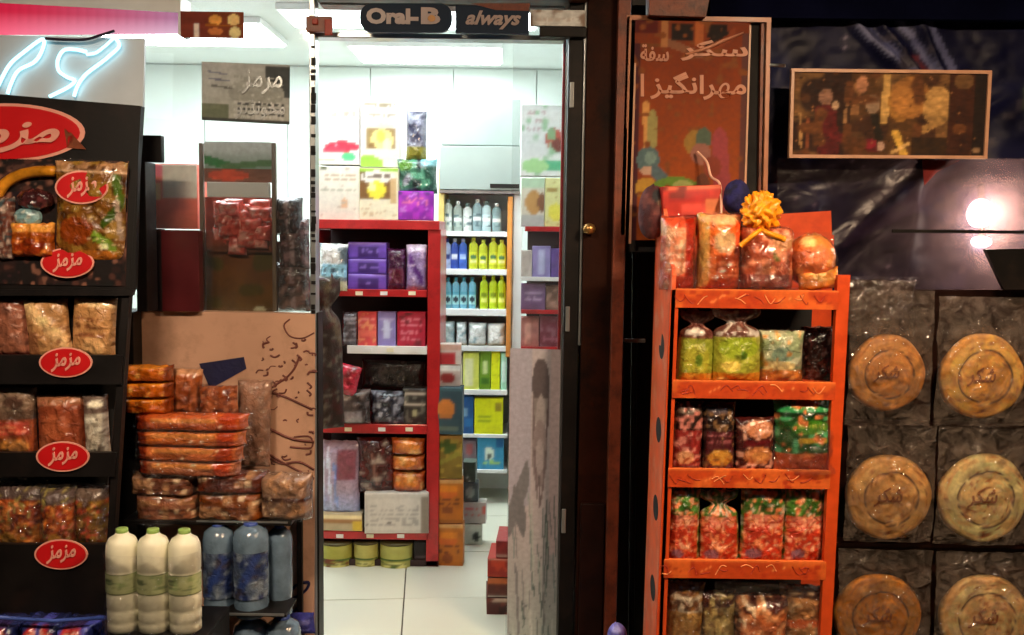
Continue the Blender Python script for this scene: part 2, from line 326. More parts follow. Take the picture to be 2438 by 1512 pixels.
def bag(name, cat, label, r, Y, ops, T=.035, style='pillow', group=None, mat='gloss', roll=None, yaw=None, res=5, seal=None, wr=.006, filmtop=None):
    base, w, h = place(r, Y); wu, hv = r[2]-r[0], r[3]-r[1]
    nx = int(min(40, max(8, wu/res))); ny = int(min(56, max(8, hv/res)))
    gx, gy = np.meshgrid(np.linspace(0, 1, nx+1), np.linspace(0, 1, ny+1))
    cols = paint(gx, gy, ops, hv/wu).reshape(-1, 3); s = SEED[0]
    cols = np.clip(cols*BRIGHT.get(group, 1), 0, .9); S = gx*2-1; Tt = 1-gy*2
    prof = np.clip(1-np.abs(S)**3, 0, 1)**.6*np.clip(1-np.abs(Tt)**5, 0, 1)**.6
    wid = 1-.05*(1-Tt**2)*np.abs(S)+0*S
    if style == 'tied':       # gathered neck with a flared top
        neck = np.exp(-((gy-.2)/.06)**2); wid = 1-.62*neck-.25*np.clip((.2-gy)/.2, 0, 1)*0; wid = np.where(gy < .2, wid*.98, wid*(1-.06*np.exp(-((gy-.3)/.1)**2))); prof = prof*(1-.75*neck)*np.where(gy < .2, .35, 1)
    if style == 'round':
        wid = np.sqrt(np.clip(1-np.abs(Tt)**2.6, .02, 1)); prof = np.sqrt(np.clip(1-S**2, 0, 1))*np.sqrt(np.clip(1-Tt**2, 0, 1))
    if style == 'block':
        prof = np.clip(1-np.abs(S)**8, 0, 1)**.5*np.clip(1-np.abs(Tt)**10, 0, 1)**.5
    wv = (vnoise(gx, gy, 7, s)-.5)*2*wr+(vnoise(gx+gy*.7, gy, 15, s+3)-.5)*wr
    if style == 'tied': wv += np.where(gy < .26, np.sin(gx*34+s)*.006, 0)
    X = S*wid*w/2; Z = (1-gy)*h; Yf = -(prof*T)-wv*(prof*.9+.1)
    edge = np.where((gy == 0), (vnoise(gx, gy, 11, s+9)-.5)*.02*h*4*(.3 if style == 'pillow' else 1), 0); Z = Z+edge
    vs = [(X[j, i], Yf[j, i], Z[j, i]) for j in range(ny+1) for i in range(nx+1)]
    n0 = len(vs); fs = [tuple(reversed(f)) for f in gridf(nx, ny)]
    for j in range(ny+1):
        for i in range(nx+1): vs.append((X[j, i], prof[j, i]*T*.8+.0012, Z[j, i]))
    fs += gridf(nx, ny, n0)
    W = nx+1
    for i in range(nx): fs.append((i, i+1, n0+i+1, n0+i)); fs.append((ny*W+i+1, ny*W+i, n0+ny*W+i, n0+ny*W+i+1))
    for j in range(ny): fs.append(((j+1)*W, j*W, n0+j*W, n0+(j+1)*W)); fs.append((j*W+nx, (j+1)*W+nx, n0+(j+1)*W+nx, n0+j*W+nx))
    cols = np.vstack([cols, cols*.9])
    o = mesh(name, vs, fs, M[mat], None, base, cols=cols, smooth=True)
    tag(o, label, cat, group)
    o.rotation_euler = (R(random.uniform(-2, 1)), R(roll if roll is not None else random.uniform(-2.5, 2.5)), R(yaw if yaw is not None else random.uniform(-9, 9)))
    if seal:       # crimped welded strip along the top edge
        n = 14; v2 = []; f2 = []
        for k in range(n+1):
            x = (-.5+k/n)*w*.98; zz = h+(.006 if k % 2 else .0)
            v2 += [(x, -.0035, h*.955), (x, -.0035, zz), (x, .002, zz), (x, .002, h*.955)]
        for k in range(n):
            for q in range(4): f2.append((k*4+q, k*4+(q+1) % 4, k*4+4+(q+1) % 4, k*4+4+q))
        mesh('seal', v2, f2, M['gloss'] if seal is True else M['film'], o, cols=[lin(seal if isinstance(seal, str) and seal != 'film' else '#b0a8a0')]*len(v2))
    if filmtop:    # clear crumpled film over the pack
        film_hood('wrapper', o, w, h, T, filmtop)
    return o
def film_hood(name, par, w, h, T, ext, mat='film'):
    nx, ny = 14, 16; s = SEED[0]+5; gx, gy = np.meshgrid(np.linspace(0, 1, nx+1), np.linspace(0, 1, ny+1))
    n = vnoise(gx, gy, 8, s)-.5; m = vnoise(gx+gy, gy-gx+2, 5, s+1)-.5; e = ext if isinstance(ext, (int, float)) else .15
    X = (gx-.5)*w*1.06*(1-.18*np.exp(-((gy-.25)/.12)**2)); Z = h*(1+e)-gy*h*(1+e)*.98
    Yy = -(T*1.12*np.clip(1-np.abs(gx*2-1)**4, 0, 1)*np.clip(gy*2.2, 0.15, 1))-.006+n*.02+m*.02
    vs = [(X[j, i], Yy[j, i], Z[j, i]) for j in range(ny+1) for i in range(nx+1)]
    return mesh(name, vs, [tuple(reversed(f)) for f in gridf(nx, ny)], M[mat], par, smooth=True)
def carton(name, cat, label, r, Y, ops, depth=.08, group=None, side=None, mat='paper', yaw=None, res=5, lid=True, roll=0):
    base, w, h = place(r, Y); wu, hv = r[2]-r[0], r[3]-r[1]
    nx = int(min(44, max(4, wu/res))); ny = int(min(44, max(4, hv/res)))
    gx, gy = np.meshgrid(np.linspace(0, 1, nx+1), np.linspace(0, 1, ny+1))
    cols = paint(gx, gy, ops, hv/wu).reshape(-1, 3); s = SEED[0]
    e = .0025; bul = .003*np.sin(gx*math.pi)*np.sin(gy*math.pi)
    vs = [((gx[j, i]-.5)*(w-2*e), -bul[j, i], e+(1-gy[j, i])*(h-2*e)) for j in range(ny+1) for i in range(nx+1)]
    fs = [tuple(reversed(f)) for f in gridf(nx, ny)]; W = nx+1
    n0 = len(vs); x = w/2
    vs += [(-x, e, h), (x, e, h), (x, e, 0), (-x, e, 0), (-x, depth, h), (x, depth, h), (x, depth, 0), (-x, depth, 0)]
    a, b, c, d = 0, nx, (ny+1)*W-1, ny*W
    fs += [tuple(range(a, b+1))+(n0+1, n0), tuple(range(d, c+1))[::-1]+(n0+3, n0+2),
           tuple(range(0, d+1, W))[::-1]+(n0, n0+3), tuple(range(b, c+1, W))+(n0+2, n0+1)]
    fs += [(n0, n0+1, n0+5, n0+4), (n0+1, n0+2, n0+6, n0+5), (n0+2, n0+3, n0+7, n0+6), (n0+3, n0, n0+4, n0+7), (n0+4, n0+5, n0+6, n0+7)]
    sd = lin(side or ops[0]); cols = np.vstack([cols, np.array([sd]*8)])
    o = mesh(name, vs, fs, M[mat], None, base, cols=cols); tag(o, label, cat, group)
    o.rotation_euler = (0, R(roll), R(yaw if yaw is not None else random.uniform(-4, 4)))
    if lid: # raised flap along the top
        v2, f2 = boxdata(-w*.49, w*.49, depth*.04, depth*.5, h, h+.0025); mesh('flap', v2, f2, M[mat], o, cols=[sd]*8)
    return o
def bottle(name, cat, label, r, Y, body, cap, lab=None, group=None, squash=.7, shape='bottle', mat='paper'):
    base, w, h = place(r, Y); R_ = w/2
    if shape == 'bottle': pr = [(.8, 0), (.97, .03), (1, .1), (1, .58), (.9, .66), (.6, .76), (.38, .82), (.36, .87)]
    elif shape == 'tall': pr = [(.85, 0), (1, .04), (1, .72), (.85, .8), (.42, .86), (.4, .9)]
    else: pr = [(.92, 0), (1, .03), (1, .9), (.92, .93), (.9, .95)]
    cl = [body]*len(pr)
    o = lathe(name, M[mat], [(a*R_, b*h) for a, b in pr], None, base, 18, cols=cl, squash=squash); tag(o, label, cat, group)
    t = pr[-1][1]*h; cr = pr[-1][0]*R_*1.12
    lathe('cap', M[mat], [(cr, t-.003), (cr, h*.985), (cr*.85, h)], o, n=14, cols=[cap]*3, squash=squash)
    if lab:
        ny_, nx_ = 10, 16; vs = []; cc = []
        gx, gy = np.meshgrid(np.linspace(0, 1, nx_+1), np.linspace(0, 1, ny_+1)); cl = paint(gx, gy, lab)
        for j in range(ny_+1):
            for i in range(nx_+1):
                a = math.pi*(1.08+.84*i/nx_); vs.append((R_*1.015*math.cos(a), R_*1.015*math.sin(a)*squash, h*(.55-.4*j/ny_))); cc.append(cl[j, i])
        mesh('label_band', vs, [tuple(reversed(f)) for f in gridf(nx_, ny_)], M[mat], o, cols=cc, smooth=True)
    return o
def text(name, s, r, Y, mat, parent, shear=0, ext=.0012, c4=None, bold=0):
    cu = bpy.data.curves.new('lettering', 'FONT'); cu.body = s; cu.extrude = .01; cu.shear = shear; cu.resolution_u = 3; cu.offset = bold
    t = bpy.data.objects.new('lettering', cu); COL.objects.link(t)
    dg = bpy.context.evaluated_depsgraph_get(); me = bpy.data.meshes.new_from_object(t.evaluated_get(dg))
    bpy.data.objects.remove(t); bpy.data.curves.remove(cu)
    co = np.zeros(len(me.vertices)*3); me.vertices.foreach_get('co', co); co = co.reshape(-1, 3)
    mn, mx = co.min(0), co.max(0); n = (co-mn)/np.maximum(mx-mn, 1e-6)
    if c4 is None:
        x0, x1, z0, z1 = rect(*r, Y); A, B, Cc, D = (Vector((x0, Y, z1)), Vector((x1, Y, z1)), Vector((x1, Y, z0)), Vector((x0, Y, z0)))
    else: A, B, Cc, D = [P(*q) for q in c4]
    org = parent.location; out = []
    for a, b, c in n:
        p = (D*(1-a)+Cc*a)*(1-b)+(A*(1-a)+B*a)*b; out.append(p+Vector((0, -c*ext*2, 0))-org)
    me.vertices.foreach_set('co', np.array([tuple(p) for p in out]).ravel()); me.update()
    me.materials.clear(); me.materials.append(M[mat]); me.name = name
    o = bpy.data.objects.new(name, me); COL.objects.link(o); o.parent = parent; return o
def disc(name, mat, cu, cv, ru, rv, Yf, parent, th=.004, n=32, pinch=0):
    """flat elliptical plate; Yf(u,v) or a number gives its depth"""
    f = Yf if callable(Yf) else (lambda u, v: Yf)
    pts = []
    for k in range(n):
        a = 2*math.pi*k/n; u = cu+ru*math.cos(a)*(1+pinch*abs(math.cos(a))**6); v = cv-rv*math.sin(a); pts.append(P(u, v, f(u, v)))
    o = parent.location; vs = [p-o for p in pts]+[p+Vector((0, th, 0))-o for p in pts]
    fs = [tuple(reversed(range(n))), tuple(range(n, 2*n))]+[(k, (k+1) % n, n+(k+1) % n, n+k) for k in range(n)]
    return mesh(name, vs, fs, M[mat], parent)
MAZ = '\uFEB0\uFEE3\uFEB0\uFEE3'
def badge(par, cu, cv, ru, rv, Yf):
    """red oval brand badge with pale rim and its word"""
    f = Yf if callable(Yf) else (lambda u, v: Yf)
    b = disc('badge', 'pinkink', cu, cv, ru, rv, lambda u, v: f(u, v)-.004, par, .004, pinch=.03)
    g = lambda u, v: f(u, v)-.0055
    q = disc('badge_face', 'redink', cu, cv, ru*.93, rv*.9, g, par, .002, pinch=.03); q.parent = b; q.location = (0, 0, 0)
    b.location = (0, 0, 0)
    h = lambda u, v: f(u, v)-.0065
    x0, x1, y0, y1 = cu-ru*.55, cu+ru*.58, cv-rv*.55, cv+rv*.55
    t = text('lettering', MAZ, None, 0, 'pinkink', par, shear=.25, c4=((x0, y0-rv*.06, h(x0, y0)), (x1, y0-rv*.1, h(x1, y0)), (x1, y1-rv*.1, h(x1, y1)), (x0, y1+rv*.1, h(x0, y1))), bold=.022)
    t.parent = b
    return b
#@@STRUCT
# ================================================================== STRUCTURE
st = lambda o: tag(o, kind='structure')
st(box('pavement', 'concrete', -60, 60, -60, 3.38, -.3, 0, b=0))
FW = 3.5
X_L, X_R, Y_B, Z_C = -2.75, .66, 6.8, 2.75
fl = st(box('floor', 'grout', X_L, X_R, 3.40, Y_B, -.3, .012, b=0))
ta = R(5); tp = P(980, 1375, 4.34)
for i in range(-5, 3):
    for j in range(-2, 5):
        cx = tp.x+(i+.5)*.6*math.cos(ta)+(j+.5)*.6*-math.sin(ta)*-1*-1; cy = 4.02+(i+.5)*.6*math.sin(ta)+(j+.5)*.6*math.cos(ta)
        if cx < X_L or cx > X_R+.1 or cy < 3.68 or cy > Y_B-.1: continue
        t_ = box('tile', 'tile', -.297, .297, -.297, .297, 0, .012, parent=fl, b=.0015, org=Vector((0, 0, 0)))
        t_.location = Vector((cx, cy, .008+random.uniform(-.0006, .0006)))-fl.location; t_.rotation_euler.z = ta
wb = st(box('wall_back', 'wallpan', X_L, X_R, Y_B, Y_B+.1, 0, Z_C, b=0))
x = X_L
while x < X_R-.05:
    x1 = min(x+.58, X_R)
    for z0, z1 in ((.02, 1.4), (1.4, Z_C-.01)):
        box('panel', 'wallpan', x+.003, x1-.003, Y_B-.02, Y_B+.01, z0+.003, z1-.003, parent=wb, b=.002)
    x += .58
st(box('wall_left', 'white', X_L-.1, X_L, 3.56, Y_B, 0, Z_C, b=0))
st(box('wall_right', 'white', X_R, X_R+.1, 3.7, Y_B, 0, Z_C, b=0))
ce = st(box('ceiling', 'white', X_L-.1, X_R+.1, 3.56, Y_B+.1, Z_C, Z_C+.15, b=0))

sf = thing('shop_front', 'dark brown timber and glass front of the small grocery shop', 'shop front', (0, FW, 0))
def vpart(name, mat, u0, u1, Y0, Y1, z0, z1, v=756, parent=None, b=.003):
    return box(name, mat, P(u0, v, Y0).x, P(u1, v, Y0).x, Y0, Y1, z0, z1, parent=parent or sf, b=b)
vpart('pier', 'pier', 1384, 1456, 3.44, 3.70, 0, 3.3)
vpart('door_jamb', 'blackm', 1342, 1378, 3.46, 3.60, 0, 3.3)
vpart('highlight_strip', 'alu', 1377, 1383, 3.45, 3.47, 1.2, 3.3)  # grey strip added to stand for the highlight along the jamb
vpart('trim_board', 'wood', 1455, 1484, 3.40, 3.62, 0, 3.3)
vpart('plinth_block', 'darkwood', 1392, 1450, 3.425, 3.45, 0, .62)
vpart('wall', 'black', 1484, 3100, 3.66, 3.80, 0, 3.3)
z10 = P(1070, 10, 3.5).z; z80 = P(1070, 82, 3.5).z
box('lintel', 'wood', P(742, 0, 3.4).x, P(1400, 0, 3.4).x, 3.40, 3.62, z10, 3.3, parent=sf)
box('transom', 'glass', P(752, 40, 3.5).x, P(1345, 40, 3.5).x, 3.50, 3.53, z80, z10, parent=sf)
box('head_beam', 'alu', P(752, 80, 3.5).x, P(1345, 80, 3.5).x, 3.49, 3.56, z80-.018, z80, parent=sf)
pz = P(540, 742, 3.45).z
hexa('sill_panel', 'salmon', ((322, 738, 3.45), (750, 748, 3.45), (747, 1700, 3.45), (325, 1700, 3.45)), .06, sf)
box('window_pane', 'reflectglass', P(200, 400, 3.5).x, P(740, 400, 3.5).x, 3.50, 3.505, pz, 3.2, parent=sf, b=0)
box('wall_low', 'pier', -4.0, P(322, 1100, 3.5).x, 3.50, 3.6, 0, 1.3, parent=sf)
# mullion between window and doorway: grey strip with dark fixings
m0 = vpart('mullion', 'alu', 738, 752, 3.455, 3.52, 0, 3.1)
for v in list(range(95, 745, 14)):
    if random.random() < .55: boxr('fixing', 'blackm', (739+random.random()*2, v, 749+random.random()*3, v+random.choice((5, 8, 12, 18))), 3.449, .007, sf, b=.001)
vpart('door_seal', 'blackm', 750, 757, 3.46, 3.55, 0, pz+.0)
for z in (.5, 1.25, 2.05):
    vpart('hinge', 'alu', 1346, 1356, 3.452, 3.462, z, z+.09, b=.002)
# door closer block at the right end of the transom
boxr('closer_arm', 'blackm', (1284, 64, 1396, 88), 3.43, .05, sf)
sheet('sticker', (1262, 24, 1392, 62), 3.44, ['#c8cac8', ('n', .2, 9), ('b', .62, 7, '#8a7668'), ('t', .1, .4, .8, .8, '#b9b0aa')], sf, th=.02)
# frosted sliding leaf with its printed lower half
leaf = thing('sliding_door', 'narrow glass door leaf with grey frosted lower half, right of doorway', 'door', (.05, 3.57, 0))
vpart('glass_pane', 'reflectglass', 1213, 1340, 3.575, 3.58, 0, 2.6, parent=leaf, b=0)
sheet('frosted_sheet', None, 0, ['#b4aeb4', ('g', .5, 1.0, '#9aaca8'), ('n', .10, 5), ('r', .02, 0, .42, .45, '#a8a8b8'), ('r', .8, 0, 1, .6, '#c0b0b4'),
    ('e', .60, .10, .17, .075, '#5e565a'), ('r', .44, .08, .77, .135, '#5e565a'), ('r', .45, .14, .78, .20, '#8c8688'), ('l', .76, .15, .72, .26, .02, '#6a5c60'), ('l', .46, .15, .48, .26, .02, '#746a6e'), ('e', .61, .20, .1, .07, '#a09a9c'),
    ('e', .60, .30, .15, .10, '#8c8286'), ('e', .60, .31, .08, .05, '#a29a9e'), ('l', .6, .38, .62, .44, .02, '#6c6266'), ('l', .5, .3, .56, .42, .015, '#74686c'), ('l', .72, .3, .66, .42, .015, '#74686c')]
    +[('l', x, y, x+.06, y+h, .012, c) for x, y, h, c in [(random.random()*.9, .42+random.random()*.45, .05+random.random()*.18, random.choice(['#7c7e84', '#8a8c90', '#6c7478', '#b0b8b6', '#98a4a2', '#7c8c8c', '#c0c4c4', '#5c6c6c'])) for _ in range(42)]]
    +[('l', .35, .37, .02, .5, .05, '#787a80'), ('l', .12, .44, .3, .5, .05, '#74767c'), ('s', 30, '#5c6468', .014, (.05, .45, .95, .98))], leaf, th=.004, res=3,
    c4=((1214, 829, 3.57), (1338, 833, 3.57), (1322, 1640, 3.57), (1205, 1640, 3.57)))
vpart('stile', 'alu', 1336, 1342, 3.56, 3.6, 0, 2.6, parent=leaf)
vpart('stile', 'red', 1328, 1335, 3.585, 3.6, 0, 2.6, parent=leaf)

# far-right edge: navy awning valance and its bracket
aw = thing('awning', 'navy blue awning valance running along the top right', 'awning', (1.5, 3.5, 2.3))
hexa('valance', 'navy', ((1690, -60, 3.53), (2700, -60, 3.53), (2700, 50, 3.53), (1690, 42, 3.53)), .03, aw)
hexa('hem', 'navy', ((1690, 36, 3.52), (2700, 44, 3.52), (2700, 50, 3.52), (1690, 42, 3.52)), .012, aw)
hexa('bracket', 'wood', ((1545, -60, 3.35), (1700, -60, 3.35), (1680, 40, 3.35), (1545, 36, 3.35)), .08, aw)

# ------------------------------------------------------------------ lamps
def ceiling_panel(cx, cy, w, d, label):
    t = thing('ceiling_light', label, 'ceiling light', (cx, cy, Z_C), group='cold white ceiling panels of the shop')
    box('housing', 'whitemet', cx-w/2-.02, cx+w/2+.02, cy-d/2-.02, cy+d/2+.02, Z_C-.035, Z_C-.001, parent=t)
    box('diffuser', 'panel_l', cx-w/2, cx+w/2, cy-d/2, cy+d/2, Z_C-.045, Z_C-.034, parent=t, b=.001)
ceiling_panel(-.55, 6.15, .9, .5, 'cold white ceiling panel above the far white shelf')
ceiling_panel(-.55, 5.15, 1.3, .36, 'cold white ceiling panel above the red shelving')
ceiling_panel(-.45, 3.85, 1.1, .22, 'added cold white fill panel, out of view just inside the doorway')  # unseen panel added to light the fronts of the red shelving
ceiling_panel(-1.9, 5.6, 1.0, .6, 'cold white ceiling panel deep behind the shop window')
ceiling_panel(-1.5, 4.3, 1.0, .3, 'cold white ceiling panel nearest behind the shop window')
M['streetglow2'] = emat('amber_lamp_glow', (1, .70, .44), E_STREET*1.25)
def flood(x, y, z, w, label, lens='streetglow'):
    t = thing('flood_lamp', label, 'lamp', (x, y, z), group='warm flood lamps hung over the pavement')
    box('housing', 'blackm', x-w/2-.03, x+w/2+.03, y-.08, y+.08, z, z+.08, parent=t)
    box('lens', lens, x-w/2, x+w/2, y-.06, y+.06, z-.012, z+.001, parent=t, b=.001)
    tube('hanger', 'blackm', [(x, y, z+.08), (x, y, z+.8)], .012, t)
flood(1.35, 1.5, 2.75, .55, 'warm flood lamp over the orange rack side of the pavement', 'streetglow2')
flood(-1.0, 1.3, 2.75, .45, 'warm flood lamp over the dark snack stand side of the pavement')
# ================================================================== LEFT: black snack stand
def SY(v): return 3.12-.20*(v-240)/1260
def SP(u, v, d=0): return (u, v, SY(v)+d)
stand = thing('display_stand', 'black leaning snack stand with red oval badges, far left', 'display stand', P(120, 1700, SY(1700)))
def srect(name, mat, u0, v0, u1, v1, depth, par=stand, d=0, u0b=None, u1b=None):
    return hexa(name, mat, (SP(u0, v0, d), SP(u1, v0, d), SP(u1b if u1b is not None else u1, v1, d), SP(u0b if u0b is not None else u0, v1, d)), depth, par)
# header board with its printed picture
hexa('header_board', 'black', (SP(-80, 218), SP(332, 252), SP(322, 690), SP(-80, 690)), .02, stand)
def re_(u): return 332-(u-252)*.065
hexa('side_panel', 'black', (SP(318, 252, -.0), SP(336, 253, -.0), SP(250, 1620, 0), SP(234, 1620, 0)), .03, stand)
hexa('back_panel', 'gap', (SP(-120, 690, .10), SP(300, 690, .10), SP(210, 1620, .10), SP(-120, 1620, .10)), .01, stand)
for v0, v1, ub in ((690, 704, 318), (846, 915, 292), (1078, 1135, 276), (1296, 1475, 262)):
    hexa('shelf_lip', 'black', (SP(-100, v0, -.012), SP(ub, v0, -.012), SP(ub-4, v1, -.012), SP(-100, v1, -.012)), .02, stand)
    hexa('shelf', 'black', (SP(-100, v0+6, .008), SP(ub-45, v0+6, .008), SP(ub-45, v0+16, .008), SP(-100, v0+16, .008)), .09, stand)
boxr('shelf', 'black', (-100, 1530, 225, 1560), SY(1530), .12, stand)
# big badge of the header, cut by the picture edge
def big(cu, cv, ru, rv, d, mat, name, n=40):
    return disc(name, mat, cu, cv, ru, rv, lambda u, v: SY(v)-d, stand, .003, n=n)
big(12, 316, 190, 70, .004, 'pinkink', 'badge_rim'); big(10, 316, 180, 63, .006, 'redink', 'badge_face')
text('lettering', MAZ, None, 0, 'pinkink', stand, shear=.3, bold=.03, c4=(SP(-110, 292, -.009), SP(150, 290, -.009), SP(130, 362, -.009), SP(-120, 366, -.009)))
hexa('badge_tail', 'brownplate', (SP(150, 292, -.006), SP(166, 312, -.006), SP(204, 356, -.006), SP(160, 352, -.006)), .003, stand)
sheet('printed_food_picture', None, 0, ['#120a09', ('n', .5, 9), ('b', .58, 12, '#241210'), ('b', .68, 18, '#4a2a22'), ('s', 60, '#5a4038', .008, (0, 0, 1, .3)), ('e', .20, .08, .14, .04, '#4a3028'), ('s', 80, '#30181a', .01), ('e', .15, .38, .10, .12, '#1c1018'), ('b', .74, 22, '#7a5040')],
    stand, res=3, th=.003, c4=(SP(-4, 378, -.004), SP(306, 384, -.004), SP(298, 682, -.004), SP(-4, 676, -.004)))
def onstand(o):
    o.location -= stand.location; o.parent = stand
    for key in ('label', 'category'): del o[key]
o = bag('nut_pouch', 'x', 'x', (128, 384, 300, 622), SY(500)-.012, ['#7a4c18', ('r', 0, 0, 1, .1, '#b0825a'), ('n', .3, 7), ('b', .6, 9, '#94702c'), ('b', .7, 14, '#4a280c'), ('e', .35, .7, .25, .14, '#8a3c10'), ('l', .88, .16, .95, .42, .05, '#4c6a1c'), ('l', .92, .46, .72, .62, .045, '#3c5414'), ('l', .62, .74, .84, .84, .05, '#7a9c30'), ('e', .74, .84, .06, .03, '#f0f4b8'), ('l', .9, .4, .96, .75, .03, '#a8907c'), ('e', .6, .93, .3, .05, '#b86a20'), ('s', 26, '#e0c090', .014, (.5, .3, .98, .98)), ('s', 40, '#2c160c', .014), ('r', 0, .1, 1, .12, '#e0b890')], T=.035, roll=2, yaw=0, seal='#a8805c', res=4); onstand(o)
for k, (r, ops) in enumerate((((-8, 470, 36, 620), ['#6a3a2c', ('b', .55, 6, '#c0a898'), ('b', .66, 7, '#3a4c50')]), ((28, 530, 132, 612), ['#a04a10', ('r', 0, 0, 1, .28, '#f4a448'), ('e', .5, .7, .4, .25, '#7c2a08'), ('n', .3, 6), ('b', .7, 9, '#e08030')]), ((34, 494, 100, 540), ['#7aa0a4', ('b', .55, 6, '#d8d8c8'), ('b', .7, 6, '#3c4c50')]), ((40, 450, 128, 500), ['#38181a', ('b', .6, 7, '#6a3434'), ('n', .3, 5)]))):
    o = bag(('snack_cup', 'snack_cup', 'spoonful', 'dark_pouch')[k], 'x', 'x', r, SY(550)-.01-.006*(k % 2), ops, T=.03, roll=0, yaw=0, style='block' if k < 2 else 'round', res=4); onstand(o)
tube('golden_band', nmat('golden_foil', '#c8821c', rough=.3, vary=.4, scale=25, coat=.4), spline([P(u, v, SY(v)-.02) for u, v in ((-10, 470), (14, 436), (50, 416), (96, 408), (134, 408))], 6), [.006]+[.018]*23+[.008], stand)
badge(stand, 194, 446, 62, 40, lambda u, v: SY(v)-.052)
for cu, cv in ((160, 626), (156, 863), (149, 1087), (145, 1320)):
    badge(stand, cu, cv, 62, 36, lambda u, v: SY(v)-.016)
def sb(v): return SY(v)+.06
G1 = 'snack packets on the black stand'
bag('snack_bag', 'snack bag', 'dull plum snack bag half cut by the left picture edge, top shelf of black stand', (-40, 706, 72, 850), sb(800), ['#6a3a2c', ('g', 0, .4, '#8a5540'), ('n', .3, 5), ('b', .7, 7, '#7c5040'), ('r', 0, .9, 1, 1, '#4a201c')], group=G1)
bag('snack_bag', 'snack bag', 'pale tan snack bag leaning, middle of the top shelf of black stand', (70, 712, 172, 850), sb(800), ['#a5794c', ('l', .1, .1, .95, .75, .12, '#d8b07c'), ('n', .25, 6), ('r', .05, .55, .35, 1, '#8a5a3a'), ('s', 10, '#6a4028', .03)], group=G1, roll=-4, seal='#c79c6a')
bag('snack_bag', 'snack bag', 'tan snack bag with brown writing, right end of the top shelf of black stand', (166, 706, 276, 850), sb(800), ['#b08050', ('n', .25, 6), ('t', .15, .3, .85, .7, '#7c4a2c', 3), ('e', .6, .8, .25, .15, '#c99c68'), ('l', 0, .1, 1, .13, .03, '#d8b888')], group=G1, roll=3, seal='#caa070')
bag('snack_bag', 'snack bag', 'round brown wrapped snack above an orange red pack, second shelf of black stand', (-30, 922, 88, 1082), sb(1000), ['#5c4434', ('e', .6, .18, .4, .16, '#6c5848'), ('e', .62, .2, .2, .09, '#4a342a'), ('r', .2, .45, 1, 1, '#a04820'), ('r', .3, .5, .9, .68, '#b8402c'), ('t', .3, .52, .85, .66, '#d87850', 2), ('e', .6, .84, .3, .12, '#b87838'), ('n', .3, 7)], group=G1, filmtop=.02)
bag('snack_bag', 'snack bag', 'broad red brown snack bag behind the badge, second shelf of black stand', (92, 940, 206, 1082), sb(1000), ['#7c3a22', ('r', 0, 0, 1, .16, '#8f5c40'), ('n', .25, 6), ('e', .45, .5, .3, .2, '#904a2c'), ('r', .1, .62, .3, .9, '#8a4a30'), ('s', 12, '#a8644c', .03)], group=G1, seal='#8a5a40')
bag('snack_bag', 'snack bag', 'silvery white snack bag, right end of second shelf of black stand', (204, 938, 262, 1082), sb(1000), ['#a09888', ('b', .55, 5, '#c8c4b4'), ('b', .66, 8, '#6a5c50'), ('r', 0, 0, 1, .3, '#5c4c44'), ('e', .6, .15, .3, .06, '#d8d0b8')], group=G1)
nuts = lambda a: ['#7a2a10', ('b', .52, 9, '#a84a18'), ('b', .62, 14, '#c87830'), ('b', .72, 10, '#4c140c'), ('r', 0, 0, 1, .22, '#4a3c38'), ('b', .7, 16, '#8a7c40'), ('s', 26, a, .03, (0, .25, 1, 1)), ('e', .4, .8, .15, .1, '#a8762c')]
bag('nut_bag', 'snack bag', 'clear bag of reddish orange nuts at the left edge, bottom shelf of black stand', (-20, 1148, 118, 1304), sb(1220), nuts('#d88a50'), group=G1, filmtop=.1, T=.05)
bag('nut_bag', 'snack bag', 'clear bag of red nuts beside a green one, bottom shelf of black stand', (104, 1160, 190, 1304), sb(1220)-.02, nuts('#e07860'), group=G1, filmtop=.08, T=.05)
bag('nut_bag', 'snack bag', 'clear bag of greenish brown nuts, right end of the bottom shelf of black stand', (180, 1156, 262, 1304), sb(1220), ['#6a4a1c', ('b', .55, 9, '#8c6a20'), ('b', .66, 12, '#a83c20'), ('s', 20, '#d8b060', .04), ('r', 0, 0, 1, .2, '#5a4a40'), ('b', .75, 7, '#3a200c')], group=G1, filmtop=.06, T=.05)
# shrink wrapped cans at the foot
for k, (u, v, w) in enumerate(((28, 1478, 60), (120, 1474, 66), (204, 1480, 62))):
    wh = ('leftmost', 'middle', 'rightmost')[k]
    bag('soda_bundle', 'drink pack', wh+' of three blue wrapped bundles with red and white tops under the black stand', (u-w*.72, v-12, u+w*.72, 1600), SY(1500)-.03,
        ['#20285a', ('e', .5, .22, .36, .18, '#b02a20'), ('e', .5, .22, .22, .10, '#d88a78'), ('s', 14, '#e0b8a8', .03, (.2, .1, .8, .4)), ('r', 0, .45, 1, .6, '#343c90'), ('b', .7, 6, '#4a50b0')], T=.09, style='block', group='blue wrapped drink bundles', roll=0)
tube('blue_band', 'blue', [P(-20, 1468, 2.82), P(60, 1474, 2.80), P(130, 1478, 2.8), P(250, 1470, 2.82)], .006, stand)
# dark backing cabinet between stand and window
cab = thing('cabinet', 'dark reddish brown cabinet side standing between black stand and window', 'cabinet', (P(350, 700, 3.3).x, 3.3, 0))
boxr('cabinet_top', 'black', (322, 322, 384, 386), 3.30, .03, cab)
boxr('cabinet_side', 'black', (322, 384, 348, 742), 3.30, .1, cab)
boxr('cabinet_side', nmat('deep_red_panel', '#4a0f14', rough=.35, vary=.3, scale=6, coat=.3), (384, 548, 474, 742), 3.42, .05, cab)
boxr('cabinet_door', 'darkin', (346, 545, 386, 742), 3.44, .04, cab)
boxr('front_board', 'blackm', (270, 742, 326, 1700), 3.34, .08, cab)
boxr('handle', 'alu', (352, 690, 372, 704), 3.42, .012, cab)
